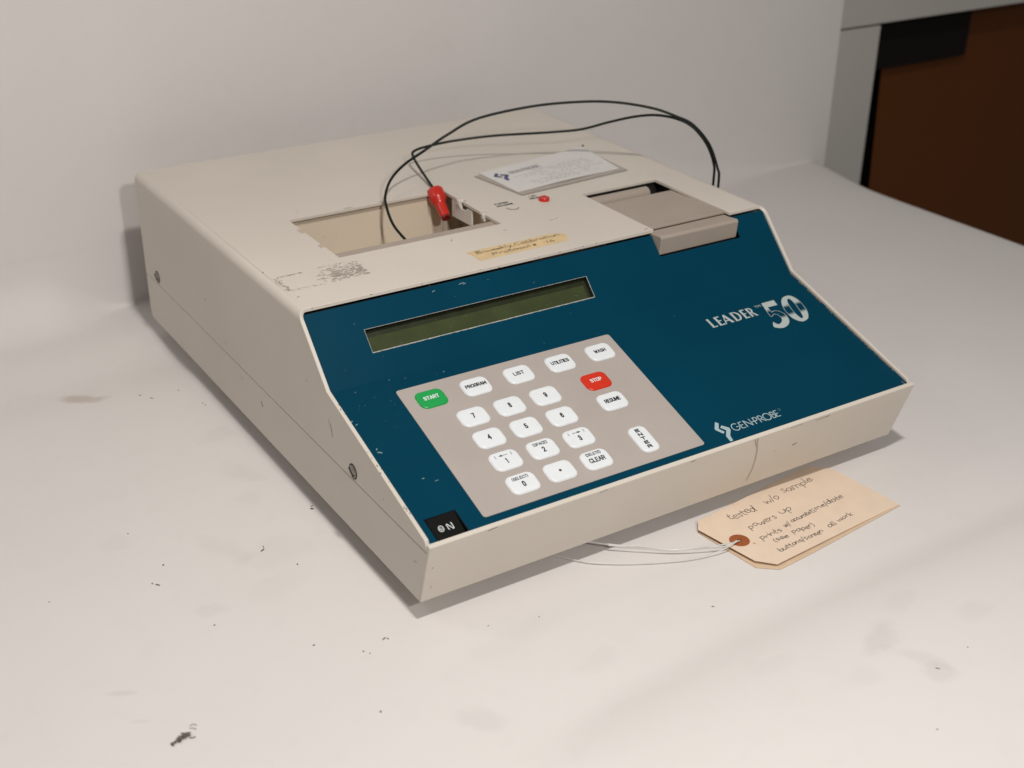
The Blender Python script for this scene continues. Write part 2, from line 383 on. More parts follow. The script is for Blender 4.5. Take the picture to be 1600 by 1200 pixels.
# teal control panel: lower and upper facet, window cut out of the upper one
mb = MB(); pw = -.0018
win = (.0425, .2293, .0196, .0366)
xl, xr = tt+.0002, W-tt-.0002
bx0, bx1 = .0082, .0306                                     # cut-out of the power switch
for (x0, x1, v0, v1) in ((xl, bx0, .0012, .0232), (bx1, xr, .0012, .0232), (xl, bx0, .0232, LL), (bx0, bx1, .0232, LL), (bx1, xr, .0232, LL)):
    mb.face([low(x0,v0,pw), low(x1,v0,pw), low(x1,v1,pw), low(x0,v1,pw)])
XX = [xl, bx0, bx1, win[0], win[1], .3015, .3835, xr]; VV = [0, win[2], win[3], LU-.0225, LU-.0037]
for i in range(len(XX)-1):
    for j in range(len(VV)-1):
        if XX[i] >= win[0]-1e-6 and XX[i+1] <= win[1]+1e-6 and j == 1: continue
        if abs(XX[i]-.3015) < 1e-6 and j == 3: continue
        pts = [upp(XX[i],VV[j],pw), upp(XX[i+1],VV[j],pw), upp(XX[i+1],VV[j+1],pw), upp(XX[i],VV[j+1],pw)]
        if j == 0: pts[0] = low(XX[i], LL, pw); pts[1] = low(XX[i+1], LL, pw)
        mb.face(pts)
pan = mb.build('control_panel', M_teal, mach, smooth=True, angle=10)
# dark backing behind slot and top gap
mb = MB(); mb.face([upp(xl, 0, -.012), upp(xr, 0, -.012), upp(xr, LU+.0, -.012), upp(xl, LU+.0, -.012)])
mb.face([low(xl, .001, -.010), low(.06, .001, -.010), low(.06, .03, -.010), low(xl, .03, -.010)])
mb.build('inner_backing', M_dark, mach)

# display window
mb = MB(); x0, x1, v0, v1 = win; dp = -.0068
for a, b in (((x0,v0),(x1,v0)), ((x1,v0),(x1,v1)), ((x1,v1),(x0,v1)), ((x0,v1),(x0,v0))):
    mb.face([upp(*a,pw-.0001), upp(*b,pw-.0001), upp(*b,dp), upp(*a,dp)], 0)
wdg = mb.build('display_window', M_bezel, pan)
mb = MB(); mb.face([upp(x0,v0,dp+.0001), upp(x1,v0,dp+.0001), upp(x1,v1,dp+.0001), upp(x0,v1,dp+.0001)]); mb.build('display_screen', M_lcd, pan)
mb = MB(); mb.face([upp(x0,v1-.0046,dp+.0003), upp(x1-.0022,v1-.0046,dp+.0003), upp(x1-.0022,v1,dp+.0003), upp(x0,v1,dp+.0003)]); mb.face([upp(x1-.0022,v0,dp+.0003), upp(x1,v0,dp+.0003), upp(x1,v1,dp+.0003), upp(x1-.0022,v1,dp+.0003)]); mb.build('screen_shade', mat('dark_olive_shade', (.020,.024,.009), rough=.3, var=.2, vscale=90), pan)  # recess shade painted in along the screen's top and right end
mb = MB(); e = .00028
for (a0, a1, c0, c1) in ((x0-e, x1+e, v0-.0006, v0), (x0-e, x1+e, v1, v1+e), (x0-e, x0, v0, v1), (x1, x1+.0005, v0, v1)):
    n = 60
    for k in range(n):
        s0 = a0+(a1-a0)*k/n; s1 = a0+(a1-a0)*(k+1)/n
        if a1-a0 > .05:
            jt = random.uniform(-.00016, .00010)
            if v0-.001 < c0 < v0: mb.face([upp(s0,c0+jt,pw+.0001), upp(s1,c0+jt,pw+.0001), upp(s1,c1,pw+.0001), upp(s0,c1,pw+.0001)])
            else: mb.face([upp(s0,c0,pw+.0001), upp(s1,c0,pw+.0001), upp(s1,c1,pw+.0001), upp(s0,c1,pw+.0001)])
    if a1-a0 < .05: mb.face([upp(a0,c0,pw+.0001), upp(a1,c0,pw+.0001), upp(a1,c1,pw+.0001), upp(a0,c1,pw+.0001)])
mb.build('window_edge', M_rim, pan, weld=False)

mb = MB()
for k in range(40):
    u = random.uniform(x0+.002, x1-.003); v = v0+.0004+abs(random.gauss(0, .0022)) if k < 26 else random.uniform(v0, v1-.005)
    if v > v1-.005: continue
    w_ = random.uniform(.00015, .0004); a = random.uniform(0, 3); mb.ribbon([(u-w_*2*math.cos(a), v-w_*.6*math.sin(a)), (u+w_*2*math.cos(a), v+w_*.6*math.sin(a))], w_, lambda p, q: upp(p, q, dp+.0003))
o = mb.build('screen_dust', mat('pale_dust', (.14,.15,.10), rough=.8), pan, weld=False); o['kind'] = 'stuff'

# printed words on the panel
def pf(u, v): return low(u/1000, v/1000, pw+.00018)
def loopmesh(mb, loops, mi=0):
    V, P = glyphs('loops', loops); mb.add_mesh(V, P, pf, mi)
mb = MB(); b0, cap = 110.4, 10.1
def G(x, w, loops): loopmesh(mb, [[(x+p[0]*w, b0+p[1]*cap) for p in lp] for lp in loops])
G(307.6, 5.0, [[(.02,0),(1,0),(1.02,.17),(.9,.10),(.45,.10),(.42,1),(.0,1),(.05,.5)]])
G(314.8, 5.4, [[(.02,0),(.98,0),(1,.14),(.42,.10),(.42,.46),(.88,.46),(.88,.56),(.42,.56),(.42,.90),(.96,.88),(.96,1),(.0,1),(.05,.5)]])
G(320.4, 8.8, [[(0,0),(.13,0),(.235,.27),(.60,.27),(.70,0),(1,0),(.60,1),(.42,1)], [(.27,.36),(.56,.36),(.43,.74)]])
arc = lambda cx, cy, rx, ry, a0, a1, n=14: [(cx+rx*math.cos(math.radians(a0+(a1-a0)*k/n)), cy+ry*math.sin(math.radians(a0+(a1-a0)*k/n))) for k in range(n+1)]
G(331.0, 8.0, [[(.02,0)]+arc(.40,.5,.58,.5,-90,90)+[(0,1),(.04,.5)], [(.28,.10)]+arc(.38,.5,.36,.40,-85,85)+[(.28,.90)]])
G(340.6, 4.9, [[(.02,0),(.98,0),(1,.14),(.44,.10),(.44,.46),(.88,.46),(.88,.56),(.44,.56),(.44,.90),(.96,.88),(.96,1),(.0,1),(.05,.5)]])
G(346.8, 6.6, [[(.02,0),(.32,0),(.32,.42),(.40,.42),(.72,0),(1.05,0),(.62,.46)]+arc(.42,.72,.42,.28,-50,90)+[(0,1),(.04,.5)], [(.31,.52),(.40,.52)]+arc(.38,.71,.20,.19,-60,85)+[(.31,.90)]])
put_text(mb, 'TM', 356.6, 362.6, 118.4, 120.6, pf, 0, .0)
mb.build('model_lettering', M_silver, pan, weld=False)
FIVE = [(365.2,121.2),(378.1,121.2),(377.2,115.5),(367.2,115.8),(366.4,109.4),(368.6,110.3),(371.9,109.6),(374.6,106.6),(375.6,102.3),(373.8,96.6),(369.6,92.8),(364.0,91.2),(359.7,92.1),(356.5,94.7),(359.7,99.5),(360.3,97.5),(362.3,95.6),(365.8,96.5),(368.8,99.1),(370.0,102.8),(368.9,106.0),(366.2,106.9),(363.6,105.4),(362.0,106.0)]
ZERO = [(394.3,121.7),(388.5,121.3),(384.0,118.1),(380.6,112.7),(378.6,105.9),(378.5,99.4),(380.5,94.6),(384.3,91.9),(389.7,92.8),(393.0,95.3),(396.5,100.7),(398.2,107.1),(398.7,114.1),(397.3,118.8)]
ZIN = [(392.1,118.7),(389.4,117.7),(387.2,113.7),(385.2,106.4),(384.8,99.6),(385.7,95.3),(387.7,95.3),(389.2,97.6),(391.1,103.4),(392.9,111.8),(393.0,116.5)]
def smooth_loop(L, n=4):
    P = L[-1:] + L + L[:2]; out = []
    c = catmull(P, n); return [(p.x, p.y) for p in c[n:-(n+1)]]
FIV = FIVE[:5] + [tuple(p) for p in catmull(FIVE[4:15], 4)] + [tuple(p) for p in catmull(FIVE[14:], 4)][1:]
Z1, Z2 = smooth_loop(ZERO), smooth_loop(ZIN)
def clip(lp, lo, hi):
    def cut(L, val, keep_ge):
        out = []
        for i in range(len(L)):
            a, b = L[i-1], L[i]; ia = (a[1] >= val) == keep_ge; ib = (b[1] >= val) == keep_ge
            if ia != ib:
                tt_ = (val-a[1])/(b[1]-a[1]); out.append((a[0]+(b[0]-a[0])*tt_, val))
            if ib: out.append(b)
        return out
    return cut(cut(lp, lo, True), hi, False)
# printed fade: solid silver top and bottom, a chrome-like break between, drawn as print bands
fade = []
mb = MB()
bands5 = [(90, 100.5, 0), (100.5, 101.3, 1), (101.3, 102.1, 2), (102.1, 102.9, 3), (111.0, 111.8, 3), (111.8, 112.6, 2), (112.6, 113.4, 1), (113.4, 125, 0)]
bands0 = [(90, 101.3, 0), (101.3, 102.1, 1), (102.1, 102.9, 2), (102.9, 103.7, 3), (110.8, 111.6, 3), (111.6, 112.4, 2), (112.4, 113.2, 1), (113.2, 125, 0)]
for lo, hi, mi in bands5: loopmesh(mb, [clip(FIV, lo, hi)], mi)
for lo, hi, mi in bands0: loopmesh(mb, [clip(Z1, lo, hi), clip(Z2, lo, hi)], mi)
def pf2(u, v): return low(u/1000, v/1000, pw+.00026)
for L in (FIV, Z1, Z2): mb.ribbon(L+[L[0]], .42, pf2, 0)
mixc = lambda k: tuple(a*(1-k)+b*k for a, b in zip((.44,.49,.48), (.0009,.041,.0745)))
mb.build('number_lettering', [M_silver, mat('silver_fade_light', mixc(.25), .5), mat('silver_fade_mid', mixc(.55), .5), mat('silver_fade_dark', mixc(.8), .5)], pan, weld=False)
# maker's mark and name
mb = MB()
loopmesh(mb, [[(243.5,25.3),(245.3,23.3),(241.9,18.6),(244.2,14.8),(242.2,13.5),(239.0,18.2),(239.0,19.8)]])
loopmesh(mb, [[(245.9,20.8),(250.0,16.9),(249.7,14.7),(245.7,10.1),(244.8,5.5),(242.2,5.3),(242.4,10.8),(246.3,15.6),(243.6,19.2)]])
gb, gh = 12.5, 6.4
def S(L, w=.75): mb.ribbon(L, w, pf)
def SA(cx, cy, rx, ry, a0, a1, n=22, w=.75): S([(cx+rx*math.cos(math.radians(a0+(a1-a0)*k/n)), cy+ry*math.sin(math.radians(a0+(a1-a0)*k/n))) for k in range(n+1)], w)
y0, y1, ym = gb, gb+gh, gb+gh*.5
SA(255.0, ym, 3.1, 3.2, 45, 360); S([(255.6, ym-.1),(258.1, ym-.1)])
S([(259.3,y0),(259.3,y1)], .95); S([(259.3,y1-.3),(262.3,y1-.3)]); S([(259.3,ym),(262.0,ym)]); S([(259.3,y0+.3),(262.6,y0+.3)])
S([(264.0,y0),(264.0,y1),(264.1,y1)], .95); S([(264.0,y1),(269.2,y0)], .95); S([(269.2,y0),(269.2,y1)], .8)
S([(269.6,ym-.3),(272.0,ym-.3)], .8)
S([(272.4,y0),(272.4,y1)], .95); S([(272.4,y1-.3)]+arc(273.8,y1-1.9,1.7,1.6,90,-90)+[(272.4,y1-3.5)])
S([(277.0,y0),(277.0,y1)], .95); S([(277.0,y1-.3)]+arc(278.4,y1-1.9,1.7,1.6,90,-90)+[(277.0,y1-3.5)]); S([(278.6,y1-3.6),(281.4,y0)], .95)
SA(284.4, ym, 3.1, 3.2, 0, 360)
S([(288.6,y0),(288.6,y1)], .95); S([(288.6,y1-.3)]+arc(289.6,y1-1.7,1.3,1.4,90,-90)+[(288.6,y1-3.1)]); S([(288.6,y1-3.1)]+arc(289.9,y0+1.75,1.6,1.5,90,-90)+[(288.6,y0+.25)])
S([(292.4,y0),(292.4,y1)], .95); S([(292.4,y1-.3),(295.2,y1-.3)]); S([(292.4,ym),(295.0,ym)]); S([(292.4,y0+.3),(295.5,y0+.3)])
mb.build('maker_lettering', mat('pale_blue_print', (.36,.47,.49), .55), pan, weld=False)
mb = MB(); SA(298.2, 18.3, 1.1, 1.1, 0, 360, 14, .3); put_text(mb, 'R', 297.8, 298.7, 17.7, 18.9, pf)
mb.build('registered_mark', mat('faint_blue_print', (.06,.17,.22), .55), pan, weld=False)

CAP = {
 'A': (1, [[(0,0),(.5,1),(1,0)],[(.2,.36),(.8,.36)]]), 'B': (1, [[(0,0),(0,1),(.6,1),(.9,.88),(.9,.64),(.6,.53),(0,.53)],[(.6,.53),(.95,.4),(1,.2),(.85,.05),(.5,0),(0,0)]]),
 'C': (1, [[(1,.76),(.85,.95),(.5,1),(.15,.93),(0,.7),(0,.3),(.15,.07),(.5,0),(.85,.05),(1,.24)]]),
 'D': (1, [[(0,0),(0,1),(.55,1),(.88,.88),(1,.65),(1,.35),(.88,.12),(.55,0),(0,0)]]),
 'E': (.85, [[(1,1),(0,1),(0,0),(1,0)],[(0,.52),(.85,.52)]]), 'G': (1, [[(1,.76),(.85,.95),(.5,1),(.15,.93),(0,.7),(0,.3),(.15,.07),(.5,0),(.85,.06),(1,.16),(1,.46),(.55,.46)]]),
 'H': (1, [[(0,0),(0,1)],[(1,0),(1,1)],[(0,.52),(1,.52)]]), 'I': (0, [[(0,0),(0,1)]]), 'L': (.8, [[(0,1),(0,0),(1,0)]]), 'M': (1.3, [[(0,0),(0,1),(.5,.2),(1,1),(1,0)]]),
 'N': (1.05, [[(0,0),(0,1),(1,0),(1,1)]]), 'O': (1.05, [[(.5,1),(.15,.93),(0,.7),(0,.3),(.15,.07),(.5,0),(.85,.07),(1,.3),(1,.7),(.85,.93),(.5,1)]]),
 'P': (.95, [[(0,0),(0,1),(.65,1),(.95,.9),(1,.74),(.95,.57),(.65,.46),(0,.46)]]), 'R': (1, [[(0,0),(0,1),(.65,1),(.95,.9),(1,.74),(.95,.57),(.65,.48),(0,.48)],[(.5,.48),(1,0)]]),
 'S': (.95, [[(.96,.8),(.8,.96),(.5,1),(.18,.95),(.03,.77),(.15,.58),(.5,.5),(.85,.42),(.98,.24),(.82,.05),(.5,0),(.18,.04),(.02,.2)]]),
 'T': (.95, [[(0,1),(1,1)],[(.5,1),(.5,0)]]), 'U': (1, [[(0,1),(0,.25),(.15,.06),(.5,0),(.85,.06),(1,.25),(1,1)]]), 'V': (1, [[(0,1),(.5,0),(1,1)]]), 'W': (1.4, [[(0,1),(.25,0),(.5,.85),(.75,0),(1,1)]]),
 '-': (.5, [[(0,.45),(1,.45)]]), '(': (.3, [[(1,1.12),(.2,.8),(0,.5),(.2,.2),(1,-.12)]]), ')': (.3, [[(0,1.12),(.8,.8),(1,.5),(.8,.2),(0,-.12)]]),
 '0': (1, [[(.5,1),(.15,.93),(0,.7),(0,.3),(.15,.07),(.5,0),(.85,.07),(1,.3),(1,.7),(.85,.93),(.5,1)]]),
 '2': (1, [[(.02,.76),(.2,.96),(.5,1),(.82,.94),(.97,.75),(.85,.5),(0,0),(1,0)]]), '3': (1, [[(.03,.82),(.25,.98),(.55,1),(.85,.92),(.92,.74),(.8,.58),(.4,.53)],[(.4,.53),(.85,.46),(1,.27),(.85,.06),(.5,0),(.15,.05),(0,.22)]]),
 '4': (1, [[(.74,0),(.74,1),(0,.3),(1,.3)]]), '5': (1, [[(.95,1),(.14,1),(.06,.5),(.3,.62),(.6,.63),(.9,.52),(1,.3),(.88,.08),(.5,0),(.15,.05),(0,.2)]]),
 '6': (1, [[(.95,.82),(.75,.98),(.45,1),(.12,.85),(0,.5),(0,.28),(.15,.05),(.5,0),(.85,.07),(1,.3),(.85,.55),(.5,.62),(.15,.52),(.02,.32)]]), '7': (1, [[(0,1),(1,1),(.38,0)]]),
 '8': (1, [[(.5,1),(.18,.94),(.06,.76),(.2,.58),(.5,.53),(.85,.42),(1,.25),(.85,.06),(.5,0),(.15,.06),(0,.25),(.15,.42),(.5,.53),(.8,.58),(.94,.76),(.82,.94),(.5,1)]]),
 '9': (1, [[(.05,.18),(.25,.02),(.55,0),(.88,.15),(1,.5),(1,.72),(.85,.95),(.5,1),(.15,.93),(0,.7),(.15,.45),(.5,.38),(.85,.48),(.98,.68)]]),
}
def caps(mb, text, cx, cy, w, h, sw, fn, mi=1, gap=.42, up_=nl):
    adv = sum(CAP[c][0] for c in text)+gap*(len(text)-1); k_ = (w-sw)/max(adv, 1e-6); x = cx-(w-sw)/2; n = 0
    if adv < .01: x = cx
    for c in text:
        cw = CAP[c][0]
        for st in CAP[c][1]:
            ext = []
            for q in st: ext.append((x+q[0]*max(cw, .0)*k_, cy-(h-sw)/2+q[1]*(h-sw)))
            (ax, ay), (bx, by) = ext[0], ext[1]; L_ = math.hypot(bx-ax, by-ay) or 1; ext[0] = (ax-(bx-ax)/L_*sw*.5, ay-(by-ay)/L_*sw*.5)
            (ax, ay), (bx, by) = ext[-1], ext[-2]; L_ = math.hypot(bx-ax, by-ay) or 1; ext[-1] = (ax-(bx-ax)/L_*sw*.5, ay-(by-ay)/L_*sw*.5)
            runs = [[ext[0]]]
            for k2 in range(1, len(ext)):
                runs[-1].append(ext[k2])
                if k2 < len(ext)-1:
                    d1 = Vector(ext[k2])-Vector(ext[k2-1]); d2 = Vector(ext[k2+1])-Vector(ext[k2])
                    if d1.length > 1e-9 and d2.length > 1e-9 and d1.angle(d2) > .75:
                        o1 = d1.normalized()*sw*.5; o2 = d2.normalized()*sw*.5; p = Vector(ext[k2])
                        runs[-1][-1] = tuple(p+o1); runs.append([tuple(p-o2)])
            for rn in runs:
                e_ = n*.000003; n += 1
                mb.ribbon(rn, sw, lambda u, v: fn(u, v)+up_*e_, mi, 1.0)
        x += (cw+gap)*k_

# keypad membrane and keys
def rr_loop(cx, cy, w, h, rad, n=6):
    out = []
    for qx, qy, a0 in ((1,1,0),(-1,1,90),(-1,-1,180),(1,-1,270)):
        for k in range(n+1):
            a = math.radians(a0+90*k/n); out.append((cx+qx*(w/2-rad)+rad*math.cos(a), cy+qy*(h/2-rad)+rad*math.sin(a)))
    return out
kw = -.0013
mb = MB(); lo_ = rr_loop(.1337, .0710, .1785, .1222, .0022)
mb.grid([[low(u, v, pw+.00005) for u, v in lo_], [low(u, v, kw) for u, v in lo_]], 0, True)
mb.face([low(u, v, kw) for u, v in lo_])
kp = mb.build('keypad', M_kpad, mach)
def key(cx, cy, w, h, m_, texts, label=None, lm=None, extra=None):
    mb = MB(); rows = []
    for ins, ww in ((-.0004, kw+.00005), (0, kw+.00010), (0, kw+.00055), (.00025, kw+.00082), (.0007, kw+.00096), (.0016, kw+.00100)):
        lp = rr_loop(cx, cy, w-2*ins, h-2*ins, max(.0048-ins, .001), 8)
        rows.append([low(u, v, ww) for u, v in lp])
    V = mb.grid(rows, 0, True); mb.bm.faces.new(V[-1])
    f = lambda u, v: low(u, v, kw+.00110)
    for (s, tw, th, dx, dy, bd) in texts:
        caps(mb, s, cx+dx, cy+dy, tw, th, bd, f, 1)
    if extra: extra(mb, f, cx, cy)
    o = mb.build('key', [m_, lm or M_ink], kp, smooth=True, angle=40, weld=False)
    if label: o['label'] = label
    return o
KW, KH = .0208, .0156; r0 = .1170
top_keys = [('START', M_green, .0118, 'green key marked START', M_wink), ('PROGRAM', M_key, .0165, 'white key marked PROGRAM', None), ('LIST', M_key, .0086, 'white key marked LIST', None),
            ('UTILITIES', M_key, .0150, 'white key marked UTILITIES', None), ('WASH', M_key, .0100, 'white key marked WASH', None)]
for k, (s, m_, tw, lb, lm) in enumerate(top_keys):
    key(.0645+.03518*k, r0, KW, KH, m_, [(s, tw, .0034, 0, .0006, .00062)], lb, lm)
key(.1847, .0914, KW, KH, M_redkey, [('STOP', .0095, .0034, 0, .0006, .00060)], 'red key marked STOP', M_wink)
key(.1844, .0698, KW, KH, M_key, [('RESUME', .0130, .0037, 0, .0004, .00066)], 'white key marked RESUME')
def arrow(sgn):
    def f(mb, fn, cx, cy):
        y = cy+.0040
        mb.ribbon([(cx-.0033*sgn, y), (cx+.0015*sgn, y)], .00042, fn, 1)
        mb.face([fn(cx+.0010*sgn, y+.0009), fn(cx+.0010*sgn, y-.0009), fn(cx+.0037*sgn, y)], 1)
        for s in (-1, 1):
            mb.ribbon([(cx+s*.0062+s*.0004*math.cos(a)-s*.0004, cy+.0040+.0014*math.sin(a)) for a in (-1.3, -.7, 0, .7, 1.3)], .00035, fn, 1)
    return f
def one(mb, f, cx, cy):
    arrow(-1)(mb, f, cx, cy)
    mb.ribbon([(cx+.0002, cy-.0034), (cx+.0002, cy+.0010)], .00085, f, 1); mb.ribbon([(cx+.0003, cy+.0009), (cx-.0008, cy+.0002)], .0006, f, 1)
cols = (.0830, .1120, .1413); rws = (.0913, .0696, .0478, .0260)
dg = lambda s, dy=0, w=.0023: (s, w, .0046, 0, dy, .00080)
for i, s in enumerate('789'): key(cols[i], rws[0], KW, KH, M_key, [dg(s, .0004)], 'white key marked '+s)
for i, s in enumerate('456'): key(cols[i], rws[1], KW, KH, M_key, [dg(s, .0004, .0026 if s == '4' else .0023)], 'white key marked '+s)
key(cols[0], rws[2], KW, KH, M_key, [], 'white key marked 1 with a left arrow', None, one)
key(cols[1], rws[2], KW, KH, M_key, [dg('2', -.0012), ('(SPACE)', .0112, .0026, 0, .0042, .00042)], 'white key marked 2 and SPACE')
key(cols[2], rws[2], KW, KH, M_key, [dg('3', -.0012)], 'white key marked 3 with a right arrow', None, arrow(1))
key(cols[0], rws[3], KW, KH, M_key, [dg('0', -.0012), ('(SELECT)', .0122, .0026, 0, .0042, .00042)], 'white key marked 0 and SELECT')
def dot(mb, fn, cx, cy): mb.face([fn(cx+.0010*math.cos(k*math.pi/7), cy+.0010*math.sin(k*math.pi/7)) for k in range(14)], 1)
key(cols[1], rws[3], KW, KH, M_key, [], 'white key marked with a dot', None, dot)
key(cols[2], rws[3], KW, KH, M_key, [('CLEAR', .0125, .0041, 0, -.0007, .00070), ('(DELETE)', .0118, .0026, 0, .0047, .00042)], 'white key marked CLEAR and DELETE')
key(.1837, .0299, .0140, .0236, M_key, [(s, .0036, .0030, -.0004, .0079-.0039*k, .00078) for k, s in enumerate('ENTER')], 'upright white key marked ENTER')

# power switch, lower left corner of the panel
mb = MB(); lp = rr_loop(.0194, .0118, .0224, .0218, .0014, 4)
mb.grid([[low(u, v, pw-.004) for u, v in lp], [low(u, v, pw+.0004) for u, v in lp]], 0, True)
lp2 = rr_loop(.0194, .0118, .0206, .0202, .0012, 4)
mb.grid([[low(u, v, pw+.0004) for u, v in lp], [low(u, v, pw+.0004) for u, v in lp2], [low(u, v, pw-.004) for u, v in lp2]], 0, True)
sw = mb.build('power_switch', M_black, mach, weld=True)
mb = MB()
prof = [(.0218, .0006), (.0068, -.0022), (.0058, -.0022), (.0014, -.0010), (.0014, -.0090), (.0218, -.0090)]
mb.prism([low(.0094, v, pw+w) for v, w in prof], [low(.0294, v, pw+w) for v, w in prof])
rk = lambda u, v: low(u, v, pw+.0006-(.0218-v)*(.0028/.0150)+.00014)
def SR(L, w=.00055): mb.ribbon(L, w, rk, 1)
cx, cy = .0156, .0132
SR([(cx+.0017*math.cos(a*math.pi/10), cy+.0020*math.sin(a*math.pi/10)) for a in range(21)], .00042)
SR([(cx+.0009*math.cos(a*math.pi/10), cy+.0009*math.sin(a*math.pi/10)) for a in range(5, 20)], .0004); SR([(cx+.0001, cy+.0001), (cx+.0011, cy+.0004)], .00035)
SR([(.0209, .0110), (.0203, .0112), (.0199, .0148), (.0204, .0151), (.0233, .0108), (.0238, .0111), (.0236, .0151), (.0230, .0153)], .00052)
rk2 = lambda u, v: low(u, v, pw-.0022+(.0058-v)*(.0012/.0044)+.0002)
mb.ribbon([(.0106, .0049), (.0100, .0018)], .0005, rk2, 1)
mb.build('rocker', [M_black, M_wink], sw, weld=False)

# sample well below the left cut-out
mb = MB(); zt = H-.0046; zb_ = .062
mb.face([(.060,.3510,zb_), (.2090,.3510,zb_), (.2090,.3510,zt-.0012), (.060,.3510,zt-.0012)])            # back wall
mb.face([(.060,.3510,zt-.0012), (.2090,.3510,zt-.0012), (.2090,.3522,zt), (.060,.3522,zt)]); mb.face([(.060,.3522,zt), (.209,.3522,zt), (.209,.362,zt), (.060,.362,zt)])
mb.face([(.060,.250,zb_), (.060,.351,zb_), (.060,.351,zt), (.060,.250,zt)])
mb.face([(.2090,.3510,zb_), (.2090,.368,zb_), (.2090,.368,zt), (.2090,.3510,zt)])
mb.face([(.2090,.368,zb_), (.236,.368,zb_), (.236,.368,zt), (.2090,.368,zt)])
mb.face([(.236,.250,zb_), (.236,.250,zt), (.236,.368,zt), (.236,.368,zb_)])
mb.face([(.060,.250,zb_), (.060,.250,zt), (.236,.250,zt), (.236,.250,zb_)])
mb.face([(.060,.250,zb_), (.236,.250,zb_), (.236,.368,zb_), (.060,.368,zb_)])
wl = mb.build('sample_well', M_well, mach)
mb = MB(); mb.box(.0605, .2355, .2502, .2700, H-.0046, H-.0032); mb.build('well_ledge', M_print, wl, bevel=.0003)
mb = MB(); mb.tube([(.2145, .3555, zb_), (.2145, .3555, zt-.001)], .0052, 20); mb.build('post', M_print, wl, smooth=True)
mb = MB(); br = [(.3325,.1338),(.3325,.1190),(.3005,.1200),(.3005,.1328),(.3085,.1324),(.3095,.1302),(.3170,.1298),(.3185,.1334)]
mb.prism([Vector((.2085, y, z)) for y, z in br], [Vector((.2100, y, z)) for y, z in br]); mb.build('hinge_plate', M_white, wl)
for yy in (.3208, .2815):
    mb = MB(); pr = [(.2072,.1366),(.2124,.1366),(.2124,.1340),(.2098,.1338),(.2098,.1310),(.2080,.1300),(.2070,.1330)]
    mb.prism([Vector((x, yy-.0024, z)) for x, z in pr], [Vector((x, yy+.0016, z)) for x, z in pr]); mb.build('hinge_lug', M_white, wl, bevel=.0004)

# printer bay with paper cover and pull lip
mb = MB(); z0 = H-.030
mb.face([(.300,.2835,z0),(.300,.2835,H-.0029),(.388,.2835,H-.0029),(.388,.2835,z0)]); mb.face([(.300,.18,z0),(.388,.18,z0),(.388,.2835,z0),(.300,.2835,z0)])
mb.face([(.300,.18,z0),(.300,.2835,z0),(.300,.2835,H-.0029),(.300,.18,H-.0029)]); mb.face([(.388,.18,z0),(.388,.18,H-.0029),(.388,.2835,H-.0029),(.388,.2835,z0)])
bay = mb.build('printer_bay', M_dark, mach)
mb = MB(); mb.tube([(.3055, .2728, H-.0084), (.3680, .2728, H-.0084)], .0062, 24); mb.build('paper_roller', M_print, bay, smooth=True)
mb = MB(); pp = [(.1866, H-.0008), (.2570, H-.0030), (.2570, H-.0050), (.1866, H-.0030)]
mb.prism([Vector((.3049, y, z)) for y, z in pp], [Vector((.3822, y, z)) for y, z in pp]); pc = mb.build('printer_cover', M_print, mach, bevel=.0006)
mb = MB(); hp = [(.1862, H-.0030), (.1800, H-.0029), (.1702, H-.0018), (.1686, H-.0022), (.1680, H-.0038), (.1694, .1196), (.1740, .1190), (.1862, .1270)]
mb.prism([Vector((.3022, y, z)) for y, z in hp], [Vector((.3812, y, z)) for y, z in hp]); mb.build('pull_lip', M_print, pc, bevel=.0007, seg=3)

# push buttons and their printed names on the top
mb = MB(); rows = []
for rr, zz in ((.0046, H-.001), (.0046, H+.0022), (.0041, H+.0028), (.0034, H+.0028), (.0030, H+.0024)):
    rows.append([Vector((.2683+rr*math.cos(k*math.pi/14), .2829+rr*math.sin(k*math.pi/14), zz)) for k in range(28)])
V = mb.grid(rows, 0, True); mb.bm.faces.new(V[-1]); o = mb.build('release_button', M_redpl, mach, smooth=True, angle=40); o['label'] = 'round red push button'
mb = MB(); rows = []
for rr, zz in ((.0047, H+.0001), (.0047, H+.0004), (.0042, H+.0004), (.0034, H+.00022)):
    rows.append([Vector((.2361+rr*math.cos(k*math.pi/14), .2812+rr*math.sin(k*math.pi/14), zz)) for k in range(28)])
V = mb.grid(rows, 0, True); mb.bm.faces.new(V[-1])
mb.ribbon([(.2361+.0051*math.cos(math.radians(a)), .2812+.0051*math.sin(math.radians(a))) for a in range(165, 345, 8)], .0006, lambda x, y: Vector((x, y, H+.00022)), 1)
mb.build('advance_button', [M_case, M_scuff], mach, smooth=True, angle=40, weld=False)
mb = MB(); tf = lambda x, y: Vector((x, y, H+.00012))
caps(mb, 'PAPER', .2336, .2944, .0128, .0030, .00062, tf, 0, up_=Vector((0,0,1))); caps(mb, 'ADVANCE', .2338, .2894, .0158, .0030, .00062, tf, 0, up_=Vector((0,0,1)))
caps(mb, 'LID', .2658, .2966, .0065, .0031, .00062, tf, 0, up_=Vector((0,0,1))); caps(mb, 'RELEASE', .2680, .2916, .0162, .0031, .00062, tf, 0, up_=Vector((0,0,1)))
mb.build('top_lettering', M_ink, mach, weld=False)

